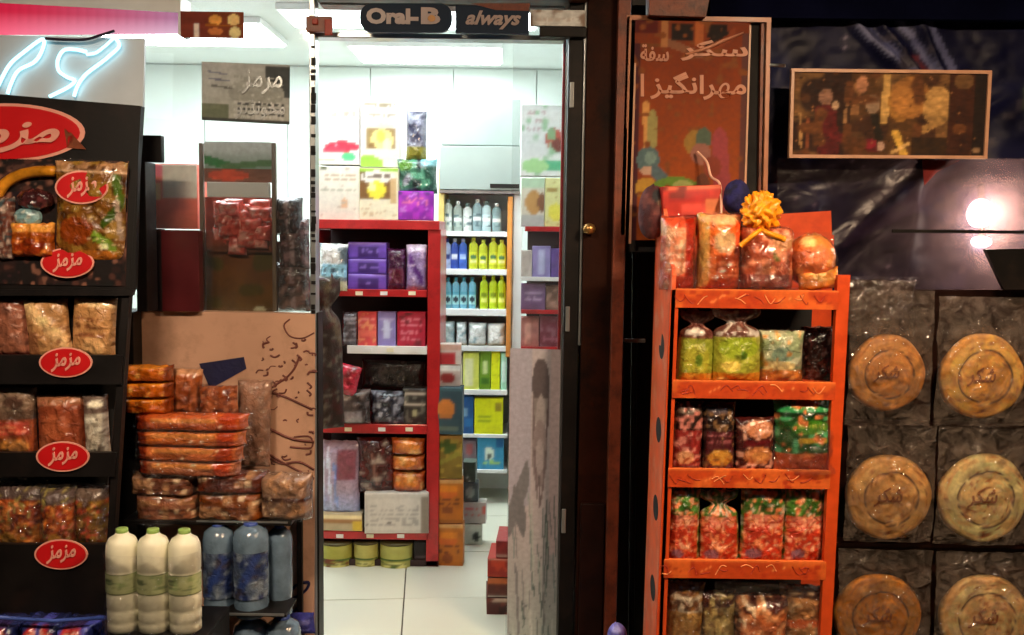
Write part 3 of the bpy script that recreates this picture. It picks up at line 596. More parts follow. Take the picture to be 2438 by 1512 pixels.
# coral box behind the glass, its pink and white glow painted on
carton('carton', 'box', 'coral box with painted white glow behind the left end of the window', (350, 392, 470, 545), 3.66, ['#f8745c', ('r', 0, 0, .3, .18, '#ff7080'), ('r', .30, 0, 1, .5, '#f8ead8'), ('r', .02, .3, .28, .55, '#f8c08a'), ('g', .5, 1.2, '#c0563c'), ('n', .1, 5)], depth=.12, yaw=0)

# ------------------------------------------------------------------ light box and neon board at the top left
lb = thing('light_box', 'glowing pink and red light box strip at the top left corner', 'lit sign', P(300, 60, 3.40))
mlb = bpy.data.materials.new('backlit_pink_face'); mlb.use_nodes = True; _n = mlb.node_tree; _n.nodes.clear()
_o = _n.nodes.new('ShaderNodeOutputMaterial'); _e = _n.nodes.new('ShaderNodeEmission'); _a = _n.nodes.new('ShaderNodeAttribute'); _a.attribute_name = 'Col'
_n.links.new(_a.outputs['Color'], _e.inputs[0]); _e.inputs[1].default_value = 1.0; _n.links.new(_e.outputs[0], _o.inputs[0]); M['pinklit'] = mlb
hexa('casing', 'whitemet', ((-60, -40, 3.40), (430, -10, 3.40), (430, 30, 3.40), (-60, 4, 3.40)), .1, lb)
hexa('casing_end', 'whitemet', ((424, 30, 3.40), (436, 30, 3.40), (436, 84, 3.40), (424, 84, 3.40)), .08, lb)
def pinkcols():
    nx, ny = 60, 14; vs = []; cc = []; o = lb.location
    a_, b_, c_, d_ = P(-40, 4, 3.402), P(426, 31, 3.402), P(426, 82, 3.402), P(-40, 84, 3.402)
    for j in range(ny+1):
        for i in range(nx+1):
            a, b = i/nx, j/ny; p = (a_*(1-a)+b_*a)*(1-b)+(d_*(1-a)+c_*a)*b; vs.append(p-o)
            c0 = np.array(lin('#c8203c'))*(1-a**2)+np.array(lin('#b07a9a'))*a**2; c1 = np.array(lin('#ff5a78'))*(1-a)+np.array(lin('#e0b8d0'))*a
            t = min(1, max(0, b*1.5-.4)); c = c0*(1-t)+c1*t; c = c*(1+.05*math.sin(i*2.1)*(1 if b < .6 else .3)); cc.append(c*1.0)
    mesh('lit_face', vs, [tuple(reversed(f)) for f in gridf(nx, ny)], mlb, lb, cols=cc)
pinkcols()
nb = thing('neon_sign', 'grey board with pale blue neon script strokes, top left', 'neon sign', P(170, 250, 3.36))
hexa('board', 'neonboard', ((-60, 82, 3.36), (344, 92, 3.36), (340, 262, 3.36), (-60, 232, 3.36)), .015, nb)
def neon(pts, r=.006):
    tube('neon_tube', 'tube', spline([P(u, v, 3.34) for u, v in pts], 6), r, nb)
neon([(-6, 208), (22, 156), (60, 122), (100, 94), (103, 112), (84, 146), (44, 168), (26, 200), (18, 224)])
neon([(206, 124), (178, 118), (152, 120), (138, 142), (140, 168), (160, 184), (178, 192), (162, 208), (118, 230)])
neon([(176, 230), (186, 202), (206, 176), (240, 150), (262, 132), (284, 108), (268, 84)])
neon([(206, 130), (228, 126), (250, 110), (270, 92)], .005)
tube('cable', 'cable', spline([P(108, 92, 3.33), P(160, 95, 3.33), (P(205, 94, 3.33)), P(240, 84, 3.33), P(272, 74, 3.33)], 5), .005, nb)
# stickers on the glass
s1 = sheet('brown_sticker', (430, 28, 580, 91), 3.395, ['#7c3a20', ('r', .0, 0, .42, 1, '#7a3424'), ('r', .22, .45, .28, 1, '#e8d8cc'), ('e', .55, .32, .1, .2, '#f0a850'), ('e', .84, .3, .1, .22, '#ffd890'), ('e', .55, .75, .12, .14, '#c87840'), ('e', .86, .78, .09, .22, '#f0e0a0'), ('l', .4, .5, .95, .52, .03, '#a05a18'), ('n', .2, 7)], mat='print', res=3)
tag(s1, 'brown and amber sticker at the top of the shop window', 'sticker')
s2 = thing('wall_socket', 'small brown plate at the top of the mullion beside doorway', 'plate', P(758, 78, 3.43))
boxr('plate', 'brownplate', (727, 38, 790, 76), 3.43, .02, s2); boxr('plug', 'rust', (772, 46, 790, 84), 3.42, .012, s2); boxr('plug', 'rust', (742, 44, 756, 58), 3.42, .012, s2)
s3 = sheet('grey_poster', None, 0, ['#b4baba', ('g', 0, 1, '#a8aca4'), ('r', .72, .04, 1, .55, '#4a5052'), ('e', .62, .5, .32, .24, '#9ca09a'), ('r', 0, .70, .3, 1, '#6f7864'), ('r', 0, .94, 1, 1, '#454a48'),
    ('l', .08, .16, .28, .2, .014, '#7a7f92'), ('l', .1, .28, .3, .31, .016, '#70758a'), ('l', .12, .4, .33, .43, .016, '#6c6f6c'), ('t', .36, .2, .9, .48, '#9ea4a0', 3), ('t', .36, .62, .94, .96, '#c0c4c2', 3), ('t', .4, .64, .94, .9, '#56595c', 3), ('e', .53, .35, .03, .04, '#e8eeee'), ('s', 26, '#b8bebb', .012, (.3, .3, .95, .95)), ('n', .12, 12)],
    res=3, c4=((480, 147, 3.47), (690, 155, 3.47), (689, 297, 3.47), (480, 286, 3.47)))
tag(s3, 'grey printed poster with pale brush writing stuck on the shop window', 'poster')
text('lettering', '\uFEB0\uFEE3\uFEAE\uFEE3', (575, 168, 672, 225), 3.467, 'signgrey' if 'signgrey' in M else 'alu', s3, shear=.2, bold=.01)
text('lettering', '\uFEAE\uFBFE\uFEAC\uFEE7\uFEEE\uFEA8\uFEE3', (560, 238, 678, 285), 3.467, 'alu', s3, shear=.2)
# tall clear sweet dispenser behind glass
dj = thing('sweet_bin', 'tall clear bin with green and white bands holding red wrapped sweets, in window', 'bin', P(567, 742, 3.56))
for u in (480, 652): boxr('post', nmat('worn_olive_post', '#6a5a48', rough=.4, vary=.3), (u-5, 340, u+5, 742), 3.56, .02, dj)
sheet('header_card', (486, 338, 650, 402), 3.57, ['#d2e2e6', ('e', .5, -.1, .7, .62, '#dcebee'), ('g', .3, 1.0, '#8fb0a0'), ('l', -.05, .62, .35, .9, .14, '#2f8a48'), ('l', .35, .92, 1.1, .72, .12, '#5a8a5a')], dj, res=4)
sheet('red_card', (486, 402, 650, 434), 3.571, ['#8a5a48', ('e', .35, .5, .3, .4, '#e85838'), ('n', .3, 6)], dj, res=4)
boxr('rim', 'whitemet', (492, 434, 640, 470), 3.55, .03, dj)
boxr('red_liner', nmat('brick_red_liner', '#8a3424', rough=.7, vary=.4, scale=12), (488, 470, 648, 562), 3.68, .01, dj)
for k in range(22):
    u = 490+random.random()*108; v = 474+random.random()*92
    b_ = bag('wrapper', 'x', 'x', (u, v, u+44+random.random()*20, v+34+random.random()*16), 3.58+random.random()*.04, ['#e8584a', ('b', .6, 5, '#f8a090'), ('b', .7, 8, '#a82820'), ('n', .2, 5)], T=.02)
    for key in ('label', 'category'): del b_[key]
    b_.name = 'sweet'; b_.location -= dj.location; b_.parent = dj
sheet('lower_panel', (484, 560, 650, 742), 3.62, ['#8a4a28', ('g', 0, 1, '#6a4c20'), ('n', .3, 4), ('b', .66, 5, '#5a4a1c'), ('e', .8, .96, .1, .02, '#d8d0b0')], dj, res=5, th=.02)
sheet('mid_panel', (488, 555, 646, 600), 3.60, ['#a03c28', ('g', 0, 1, '#6e3a20'), ('n', .4, 5)], dj, res=4, th=.01)
boxr('front_pane', 'glass', (486, 470, 648, 738), 3.555, .003, dj, b=0)
# dark packs to the right of the bin
boxr('side_liner', 'darkin', (657, 575, 736, 742), 3.70, .01, dj)
for k, (r, c, d, l) in enumerate((((656, 470, 722, 560), '#2c2220', '#6a5a58', 'dark brown hanging snack pack, top one right of the clear bin in the window'),
        ((664, 520, 738, 640), '#3c2a2a', '#8a6a6c', 'dark pack with pinkish grey stripes, middle right of the clear bin in the window'),
        ((658, 625, 742, 742), '#46362e', '#7c6058', 'brown grey snack pack, lowest right of the clear bin in the window'))):
    bag('snack_bag', 'snack bag', l, r, 3.60+k*.015, [c, ('n', .4, 6), ('b', .6, 7, d), ('l', .5, .1, .55, .9, .05, '#9c8484'), ('t', .2, .3, .8, .6, '#5c3c30', 3), ('b', .72, 9, '#1c1412')], T=.05, group='dark packs in the window', seal='#4a403c')

# ------------------------------------------------------------------ salmon panel prints and the snack stacks in front of it
def ink(pts, w=.006, mat='maroonink'):
    w *= .62
    tube('printed_stroke', mat, spline([P(u, v, 3.449) for u, v in pts], 5), w, sf, n=5)
ink([(748, 792), (720, 805), (690, 800), (676, 775), (690, 760)], .005)
ink([(712, 850), (700, 878), (680, 900), (650, 920), (624, 940), (608, 962)], .007)
for (u, v) in ((712, 850), (700, 862), (702, 820), (678, 898), (652, 912), (736, 916), (735, 934)):
    ink([(u-5, v-5), (u+5, v+4), (u+1, v+9)], .006)
ink([(606, 950), (640, 935), (676, 944), (716, 962), (744, 975)], .007); ink([(612, 975), (628, 1010), (660, 1030), (700, 1046), (748, 1052)], .008)
ink([(608, 1000), (616, 1050), (640, 1080), (690, 1110), (748, 1140)], .007); ink([(690, 1064), (740, 1066), (738, 1040), (700, 1040)], .006)
ink([(690, 1420), (704, 1394), (734, 1386), (728, 1404), (706, 1420), (692, 1424)], .009, 'navyp'); ink([(682, 1470), (700, 1455), (716, 1440)], .008, 'navyp')
for (u, v) in [(600+random.random()*146, 800+random.random()*320) for _ in range(46)]:
    a = random.random()*6.28; L = 4+random.random()*12; ink([(u, v), (u+L*math.cos(a), v+L*math.sin(a)*.6), (u+L*math.cos(a+.6)*1.5, v+L*math.sin(a+.6))], .003+random.random()*.004)
ink([(604, 930), (626, 912), (640, 930), (628, 956), (606, 962), (612, 940), (648, 946)], .010); ink([(640, 1090), (672, 1104), (712, 1100), (748, 1118)], .007)
hexa('navy_patch', 'navyp', ((474, 866, 3.446), (580, 850, 3.446), (586, 878, 3.446), (500, 926, 3.446)), .004, sf)
G2 = 'orange snack packs stacked by the window'
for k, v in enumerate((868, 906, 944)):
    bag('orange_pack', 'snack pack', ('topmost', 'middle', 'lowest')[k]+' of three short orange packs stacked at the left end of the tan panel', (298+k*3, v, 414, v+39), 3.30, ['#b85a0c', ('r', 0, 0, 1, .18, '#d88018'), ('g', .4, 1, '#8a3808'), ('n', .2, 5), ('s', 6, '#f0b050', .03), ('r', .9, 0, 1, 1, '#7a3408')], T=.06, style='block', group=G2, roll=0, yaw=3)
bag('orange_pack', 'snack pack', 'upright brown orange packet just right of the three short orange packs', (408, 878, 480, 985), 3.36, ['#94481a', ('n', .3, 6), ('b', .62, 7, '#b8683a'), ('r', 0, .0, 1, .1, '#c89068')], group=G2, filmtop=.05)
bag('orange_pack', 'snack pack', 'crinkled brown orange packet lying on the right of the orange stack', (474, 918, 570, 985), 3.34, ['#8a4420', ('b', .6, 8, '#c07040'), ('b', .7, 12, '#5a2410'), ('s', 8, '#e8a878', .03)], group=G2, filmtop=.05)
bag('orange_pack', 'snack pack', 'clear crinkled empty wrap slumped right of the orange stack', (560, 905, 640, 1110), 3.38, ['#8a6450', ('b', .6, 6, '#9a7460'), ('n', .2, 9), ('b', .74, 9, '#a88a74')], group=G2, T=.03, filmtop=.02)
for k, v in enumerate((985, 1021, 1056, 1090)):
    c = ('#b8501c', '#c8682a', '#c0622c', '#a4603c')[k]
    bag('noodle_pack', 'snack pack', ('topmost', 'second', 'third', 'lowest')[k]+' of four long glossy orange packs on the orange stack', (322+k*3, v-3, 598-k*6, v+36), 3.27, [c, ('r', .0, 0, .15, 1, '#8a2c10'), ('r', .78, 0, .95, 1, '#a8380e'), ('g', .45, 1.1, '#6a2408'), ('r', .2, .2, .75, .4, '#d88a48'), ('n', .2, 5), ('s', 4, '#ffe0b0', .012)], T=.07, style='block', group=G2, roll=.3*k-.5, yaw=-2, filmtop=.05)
for k, (r, c, l) in enumerate((((318, 1124, 478, 1170), '#6a3a26', 'dull brown flat pack, upper left under the long orange packs'), ((470, 1120, 640, 1166), '#5a2412', 'dark chestnut flat pack, upper right under the long orange packs'),
        ((330, 1166, 480, 1236), '#8a5236', 'wide tan brown pack, lower left under the long orange packs'), ((476, 1162, 636, 1232), '#74380e', 'wide orange brown pack, lower right under the long orange packs'), ((624, 1126, 745, 1232), '#80604a', 'pale brown crumpled bag at the right end above the water bottles'))):
    bag('brown_pack', 'snack pack', l, r, 3.28, [c, ('n', .35, 6), ('r', .0, .45, 1, .55, '#3a1408'), ('b', .66, 8, '#b08058'), ('s', 6, '#e0c098', .03)], T=.07, style='block', group='brown packs beneath the orange ones', roll=0, filmtop=.08)
tb = thing('low_shelf', 'low metal shelf carrying the snack packs beside the doorway', 'shelf', (P(540, 1240, 3.3).x, 3.3, 0))
x0, x1, z0, z1 = rect(300, 1236, 695, 1246, 3.22); box('shelf_board', 'blackm', x0, x1, 3.20, 3.44, z0, z1, parent=tb)
for (xx, yy) in ((x0+.01, 3.43), (x1-.02, 3.43)): box('leg', 'blackm', xx-.01, xx+.01, yy-.012, yy+.01, 0, z0, parent=tb)
box('edge_strip', 'alu', x0+.25, x1-.01, 3.197, 3.2, z1-.004, z1+.002, parent=tb, b=0)
# milk bottles, shrink wrapped
MY = 2.84; zt = P(370, 1268, MY+.02).z; zb = P(370, 1492, MY+.02).z
for k, u in enumerate((292, 366, 440)):
    for row in (0,):
        x0, x1, _, _ = rect(u-37, 1268, u+38, 1490, MY); cx, rr, h = (x0+x1)/2, (x1-x0)/2, zt-zb
        pos = ('left', 'middle', 'right')[k]+(' front' if row == 0 else ' rear')
        pr = [(.8, 0), (.98, .02), (.98, .09), (.93, .11), (.99, .13), (.99, .22), (.93, .24), (1, .26), (1, .42), (.94, .44), (1, .46), (1, .62), (.93, .64), (1, .66), (1, .84), (.96, .91), (.8, .965), (.45, 1.0), (.36, 1.03)]
        cl = None
        o = lathe('milk_bottle', 'cream', [(a*rr, b*h) for a, b in pr], None, (cx, MY+row*.125, zb), 24)
        tag(o, pos+' white milk bottle with green cap in the wrapped pack by the tan panel', 'bottle', group='milk bottles in a wrapped pack')
        lathe('cap', nmat('pale_green_cap', '#8fae5a', rough=.4) if k+row == 0 else bpy.data.materials['pale_green_cap'], [(rr*.38, h*1.0), (rr*.38, h*1.06), (rr*.34, h*1.065)], o, n=16)
        if row == 0:
            gx, gy = np.meshgrid(np.linspace(0, 1, 17), np.linspace(0, 1, 15)); cl = paint(gx, gy, ['#b6bd88', ('r', 0, 0, 1, .07, '#3c4a18'), ('r', 0, .93, 1, 1, '#3c4a18'), ('e', .3, .4, .14, .16, '#4a5c30'), ('b', .68, 7, '#8ea266'), ('t', .2, .55, .9, .8, '#7c8c58', 2)])
            vs = []; cc = []
            for j in range(15):
                for i in range(17):
                    a = math.pi*(1.0+1.0*i/16); vs.append((rr*1.03*math.cos(a), rr*1.03*math.sin(a), h*(.63-.21*j/14))); cc.append(cl[j, i])
            mesh('label_band', vs, [tuple(reversed(f)) for f in gridf(16, 14)], M['paper'], o, cols=cc, smooth=True)
mw = thing('shrink_wrap', 'clear shrink wrap round the three white milk bottles', 'wrap', (P(366, 1490, MY).x, MY-.05, zb))
x0, x1, z0, z1 = rect(252, 1290, 482, 1486, MY-.05)
nx, ny = 40, 22; GX, GY_ = np.meshgrid(np.linspace(0, 1, nx+1), np.linspace(0, 1, ny+1)); nn = vnoise(GX, GY_, 9, 77)*.012+vnoise(GX+GY_, GY_+2, 22, 78)*.006
mesh('film', [((GX[j, i]-.5)*(x1-x0), -.012+nn[j, i]*-1+.06*abs(GX[j, i]*2-1)**6, GY_[j, i]*(z1-z0)) for j in range(ny+1) for i in range(nx+1)], gridf(nx, ny), 'film', mw, smooth=True)
# water bottles: an upper pack of three and the tops of a second pack below
def water(u0, u1, v0, v1, Y, label, lab):
    base, w, h = place((u0, v0, u1, v1), Y); rr = w/2
    o = lathe('water_bottle', 'waterpl', [(rr*a, b*h) for a, b in ((.85, 0), (1, .03), (.95, .1), (1, .14), (.95, .2), (1, .26), (1, .55), (.95, .6), (1, .66), (1, .84), (.88, .92), (.45, .975), (.35, .98))], None, base, 22)
    tag(o, label, 'bottle', group='large water bottles'); lathe('cap', 'blue', [(rr*.4, h*.965), (rr*.4, h*1.0), (rr*.35, h*1.005)], o, n=14)
    if lab:
        gx, gy = np.meshgrid(np.linspace(0, 1, 17), np.linspace(0, 1, 15)); cl = paint(gx, gy, ['#4c5a70', ('b', .5, 5, '#1e2c5a'), ('b', .62, 9, '#7c8894'), ('l', .7, .1, .3, .9, .09, '#2a3e78'), ('s', 12, '#3c3840', .05)]); vs = []; cc = []
        for j in range(15):
            for i in range(17):
                a = math.pi*(1.05+.9*i/16); vs.append((rr*1.02*math.cos(a), rr*1.02*math.sin(a), h*(.72-.5*j/14))); cc.append(cl[j, i])
        mesh('label_band', vs, [tuple(reversed(f)) for f in gridf(16, 14)], M['gloss'], o, cols=cc, smooth=True)
water(484, 558, 1246, 1462, 3.22, 'narrow seen blue grey water bottle right beside the milk pack', True)
water(556, 640, 1244, 1462, 3.20, 'blue labelled water bottle in the middle of the upper water row', True)
water(636, 696, 1250, 1462, 3.28, 'pale blue water bottle at the right end of the upper water row', False)
for k, u in enumerate((500, 600, 676)): water(u-44, u+40, 1466, 1690, 3.22, ('left', 'middle', 'right')[k]+' water bottle of the lower row cut by the bottom picture edge', False)
tw = thing('bottle_tray', 'thin pale tray between the upper and lower water bottles', 'tray', P(590, 1470, 3.2))
boxr('tray', 'blackm', (484, 1462, 682, 1468), 3.12, .15, tw, b=.001); boxr('rim', 'alu', (484, 1460, 676, 1466), 3.112, .004, tw, b=.001)
tw2 = thing('crate', 'low crate under the milk pack at the bottom edge', 'crate', (P(366, 1500, 3.1).x, 3.0, 0))
x0, x1, z0, z1 = rect(250, 1492, 486, 1600, MY-.06); zc = zb-.003
for k in range(3): box('slat', 'blue', x0, x1, MY-.08, MY-.068, .02+k*(zc-.03)/3, .02+(k+.8)*(zc-.03)/3, parent=tw2)
box('crate_top', 'blackm', x0, x1, MY-.08, MY+.2, zc-.012, zc, parent=tw2); box('crate_side', 'blackm', x0, x0+.02, MY-.068, MY+.2, .0, zc-.012, parent=tw2); box('crate_side', 'blackm', x1-.02, x1, MY-.068, MY+.2, .0, zc-.012, parent=tw2)
bag('blue_cloth', 'cloth', 'small purple blue striped wad at the foot of the door edge', (694, 1458, 752, 1508), 3.40, ['#2c2c80', ('r', .1, .3, .9, .42, '#7a7ac0'), ('r', .1, .62, .9, .74, '#6a6ab8'), ('n', .3, 5)], mat='clothp', T=.03, roll=-4)
# ================================================================== INSIDE: red shelving left of the aisle
GY = 4.42
def shelving(label, uL, uR, v_tops, name='red_shelving', top=(524, 546), post=(1016, 1046), bottom=1368, Y=GY, dep=.38, grp='red gondola shelving'):
    g = thing(name, label, 'shelving', (P((uL+uR)/2, 1368, Y).x, Y, .02), group=grp)
    boxr('top_board', 'red', (uL, top[0], uR, top[1]), Y-.01, dep, g)
    x0, x1, z0, z1 = rect(post[0], top[1], post[1], bottom, Y); box('upright', 'red', x0, x1, Y, Y+dep, .02, z1, parent=g)
    boxr('back_board', 'darkin', (uL, top[1], uR-6, bottom), Y+dep-.03, .02, g, b=0)
    for (a, b, u0, m) in v_tops:
        boxr('shelf_lip', m, (u0, a, post[0], b), Y-.012, .014, g, b=.002)
        boxr('shelf_board', m, (u0, a+2, post[0], a+9), Y+.003, dep-.03, g, b=.001)
    box('kick_board', 'darkin', P(uL, 1368, Y).x, x1, Y+.0, Y+.02, .02, .05, parent=g)
    return g
gl = shelving('red metal shelving full of goods at the left of the aisle', 752, 1046, [(689, 706, 752, 'red'), (824, 843, 826, 'whitemet'), (1010, 1032, 752, 'red'), (1266, 1284, 752, 'red')])
boxr('grey_backing', 'greymet', (862, 862, 1012, 934), GY+.16, .01, gl, b=0)
boxr('upright', 'red', (752, 546, 760, 1368), GY+.02, .3, gl)
# diaper packs and cereal boxes on top
GT = 'pale packs on top of the red shelving'
baby = ['#e9e4dc', ('t', .1, .05, .9, .16, '#a09070', 1), ('t', .2, .2, .9, .3, '#b8a890', 1), ('e', .5, .42, .38, .08, '#e8dcc8'), ('r', .12, .45, .92, .86, '#a08450'), ('e', .55, .62, .3, .17, '#f0e090'), ('e', .52, .56, .12, .09, '#e8d060'), ('e', .7, .68, .12, .08, '#f6eec0'), ('e', .3, .74, .1, .08, '#8a6838'), ('n', .06, 6)]
carton('diaper_pack', 'diaper pack', 'white pack with red wavy band, upper left on top of the red shelving', (754, 240, 856, 392), GY+.06, ['#ece9e6', ('t', .35, .12, .9, .3, '#c8b0a0', 1), ('t', .1, .36, .5, .5, '#e0b0b8', 1), ('e', .6, .72, .42, .09, '#c8324c'), ('e', .4, .78, .3, .05, '#d84058'), ('e', .75, .88, .2, .07, '#58c888'), ('r', 0, .92, .4, .96, '#c8e0a0'), ('s', 8, '#b8a0b0', .02)], depth=.2, group=GT, lid=False)
carton('diaper_pack', 'diaper pack', 'white pack with brown and yellow baby picture, upper middle on top of the red shelving', (858, 232, 950, 398), GY+.05, baby+[('r', 0, .74, 1, 1, '#eceed8'), ('e', .2, .96, .4, .12, '#98d048')], depth=.2, group=GT, lid=False)
carton('diaper_pack', 'diaper pack', 'cream pack with faint orange marks, lower left on top of the red shelving', (754, 396, 856, 524), GY+.02, ['#ebe7d8', ('l', .1, .02, .95, .02, .02, '#5a6040'), ('t', .2, .12, .9, .28, '#c0a888', 2), ('t', .1, .4, .9, .5, '#b8b8a0', 1), ('e', .65, .7, .1, .1, '#e0b890'), ('s', 12, '#c8bca8', .03)], depth=.22, group=GT, lid=False)
carton('diaper_pack', 'diaper pack', 'pack with bright yellow baby picture on brown, lower middle on top of the red shelving', (855, 400, 948, 524), GY, ['#ebe4c8', ('r', .0, .0, .82, .6, '#7a5428'), ('r', 0, 0, 1, .05, '#9ac840'), ('e', .45, .16, .44, .12, '#f0ece0'), ('t', .1, .08, .8, .24, '#6a5848', 1), ('e', .45, .42, .24, .18, '#f0dc40'), ('e', .32, .36, .1, .09, '#f8f0a0'), ('r', .8, .2, .95, .7, '#c8a878'), ('s', 14, '#d0b890', .03, (0, .65, 1, 1))], depth=.24, group=GT, lid=False)
bag('snack_bag', 'snack bag', 'slim grey pack with olive base standing at the right end atop red shelving', (966, 262, 1016, 384), GY+.05, ['#5c5c70', ('l', .1, .1, .9, .3, .08, '#9a9ab0'), ('b', .58, 6, '#9898a8'), ('l', .1, .3, .7, .55, .07, '#3a3a52'), ('r', 0, .74, 1, 1, '#8a8430'), ('n', .2, 5)], group=GT, yaw=0, roll=0)
bag('snack_bag', 'snack bag', 'green and black crumpled pack on the purple packs atop red shelving', (946, 378, 1042, 462), GY+.04, ['#2f5a4c', ('l', 0, .9, .7, .1, .07, '#8c8c98'), ('b', .6, 5, '#5aa080'), ('b', .7, 7, '#1c2c2c'), ('r', .6, 0, 1, .2, '#7ab8c0'), ('e', .2, .2, .2, .15, '#5a8a30')], group=GT, yaw=0)
carton('purple_pack', 'candy box', 'bright purple candy box at the right end of the red shelving top', (948, 456, 1032, 524), GY, ['#8a20a8', ('r', 0, 0, 1, .1, '#5a2878'), ('b', .6, 6, '#b030c0'), ('t', .1, .2, .9, .5, '#e070a0', 2), ('s', 10, '#c878d8', .04), ('n', .2, 5)], depth=.15, group=GT)
GA = 'goods on the red shelving'
BY = GY+.03
def bx(r, l, ops, name='carton', cat='box', **k): return carton(name, cat, l, r, k.pop('Y', BY), ops, group=k.pop('group', GA), **k)
def bg(r, l, ops, name='snack_bag', cat='snack bag', **k): return bag(name, cat, l, r, k.pop('Y', BY), ops, group=k.pop('group', GA), T=k.pop('T', .03), yaw=k.pop('yaw', random.uniform(-4, 4)), roll=k.pop('roll', random.uniform(-1.5, 1.5)), **k)
bg((758, 580, 826, 692), 'white and pale blue tissue pack at the left end of the top shelf, red shelving', ['#d8dcda', ('b', .6, 5, '#506068'), ('r', .1, .45, 1, .72, '#8cc4dc'), ('t', .2, .5, .9, .66, '#304050', 1), ('n', .2, 6), ('r', 0, .8, 1, 1, '#d8d8b8')], Y=GY-.02)
for k, (a, b) in enumerate(((578, 616), (617, 652), (653, 690))):
    bx((828, a, 920, b), ('top', 'middle', 'bottom')[k]+' of three purple chocolate boxes stacked on the top shelf, red shelving', ['#6a48b8', ('r', 0, 0, 1, .12, '#a08ae0'), ('r', .25, .25, .8, .9, '#3a2070'), ('t', .3, .35, .78, .7, '#8068c8', 1), ('r', 0, .88, 1, 1, '#4a3090'), ('n', .2, 5)])
bg((920, 592, 966, 692), 'dark maroon packet beside the purple boxes, top shelf of red shelving', ['#401438', ('r', .1, .5, .9, .8, '#5c1430'), ('n', .3, 5), ('s', 6, '#7c4880', .05)])
bg((966, 582, 1016, 692), 'lilac packet with white marks at right end of top shelf, red shelving', ['#9a84b8', ('r', 0, 0, 1, .14, '#d8c8e0'), ('l', .2, .3, .8, .8, .1, '#5c2c80'), ('b', .64, 5, '#d0b8d8'), ('n', .2, 5)])
bg((814, 742, 850, 824), 'grey and black striped packet, left on the white edged shelf, red shelving', ['#4a4448', ('t', .1, .1, .9, .9, '#8c8890', 5), ('n', .3, 5)])
bx((851, 744, 896, 824), 'coral red packet on the white edged shelf, red shelving', ['#d8484c', ('t', .1, .1, .9, .5, '#f09890', 2), ('b', .6, 7, '#f0a070'), ('r', 0, .55, 1, .7, '#e87060')])
bx((899, 744, 942, 824), 'lavender packet on the white edged shelf, red shelving', ['#8a80c0', ('e', .5, .5, .25, .3, '#c8d0f0'), ('t', .1, .1, .9, .3, '#b0a8d8', 1), ('n', .15, 4)])
bx((945, 744, 1013, 824), 'wide crimson packet at the right end of the white edged shelf, red shelving', ['#b01838', ('t', .1, .1, .9, .9, '#d87888', 4), ('b', .66, 6, '#6c1020')])
bg((786, 866, 846, 940), 'crimson crumpled packet on black goods, third shelf of red shelving', ['#a01428', ('b', .6, 5, '#c83048'), ('b', .7, 7, '#5c0c18')], Y=GY-.03, roll=14)
bg((770, 926, 884, 1010), 'brown black wrapped bundle, left on the third shelf of red shelving', ['#332826', ('b', .6, 7, '#6a5c5a'), ('e', .4, .2, .2, .1, '#b8b4b0'), ('r', .5, .6, .85, .9, '#8c8284'), ('n', .3, 5)], T=.05, Y=GY+.0)
bg((880, 930, 962, 1012), 'navy black packet with white flecks, middle of the third shelf of red shelving', ['#1c1c28', ('b', .64, 8, '#8a8c98'), ('s', 10, '#b0b4c0', .04), ('n', .3, 5)], T=.04)
bx((958, 926, 1016, 1010), 'small black box with white framed top at right end of third shelf, red shelving', ['#262220', ('r', .05, .1, .95, .16, '#c8c0b0'), ('r', .05, .4, .95, .45, '#c8c0b0'), ('r', .05, .1, .1, .45, '#c8c0b0'), ('b', .66, 6, '#6a6a60'), ('e', .5, .7, .1, .1, '#b0b088')])
bg((860, 858, 1010, 928), 'long black packet lying behind, third shelf of red shelving', ['#221a18', ('n', .4, 5), ('l', 0, .1, 1, .6, .06, '#120c0c'), ('b', .72, 6, '#5a504c')], Y=GY+.12, T=.02)
bg((756, 1048, 858, 1224), 'pale lilac striped bag, left on the fourth shelf of red shelving', ['#b09ab0', ('l', .08, .0, .16, 1, .05, '#e0e0f4'), ('l', .25, .1, .38, 1, .035, '#e4e8ff'), ('l', .42, .3, .5, 1, .03, '#8098d8'), ('r', .5, .1, .95, .5, '#8a4a58'), ('g', .6, 1, '#98b0e8'), ('n', .12, 5)], T=.05)
bg((852, 1040, 946, 1172), 'dark chocolate brown packet, middle of fourth shelf, red shelving', ['#3c100c', ('l', .4, .3, .5, .8, .04, '#8a5c50'), ('b', .62, 6, '#641c14'), ('b', .74, 7, '#a08c80'), ('n', .3, 5)], T=.05)
for k, (a, b) in enumerate(((1042, 1082), (1080, 1120), (1118, 1172))):
    bg((930, a, 1012, b), ('top', 'middle', 'bottom')[k]+' of three orange glossy packets piled on the fourth shelf, red shelving', ['#b8541c', ('e', .5, .4, .35, .3, '#d87c28'), ('b', .66, 5, '#f0b060'), ('r', 0, .8, 1, 1, '#5c1c0c'), ('n', .3, 5)], T=.05)
bx((868, 1174, 1020, 1270), 'white carton with printed notice in front of fourth shelf, red shelving', ['#c8c4bc', ('r', .0, 0, 1, .05, '#dcd8d0'), ('r', .06, .12, .88, .94, '#d4d0c8'), ('t', .25, .16, .75, .22, '#a09c98', 1), ('t', .1, .3, .85, .85, '#a8a4a0', 6), ('r', .9, .1, 1, 1, '#8c8074'), ('s', 3, '#504848', .015)], Y=GY-.03)
bx((762, 1222, 862, 1264), 'flat box with yellow stripe, left of the white carton, red shelving', ['#b8a888', ('r', 0, .1, 1, .3, '#f0e0b0'), ('r', 0, .35, 1, .55, '#a07040'), ('r', .8, .4, 1, 1, '#d8b83c'), ('n', .15, 5)], Y=GY-.02)
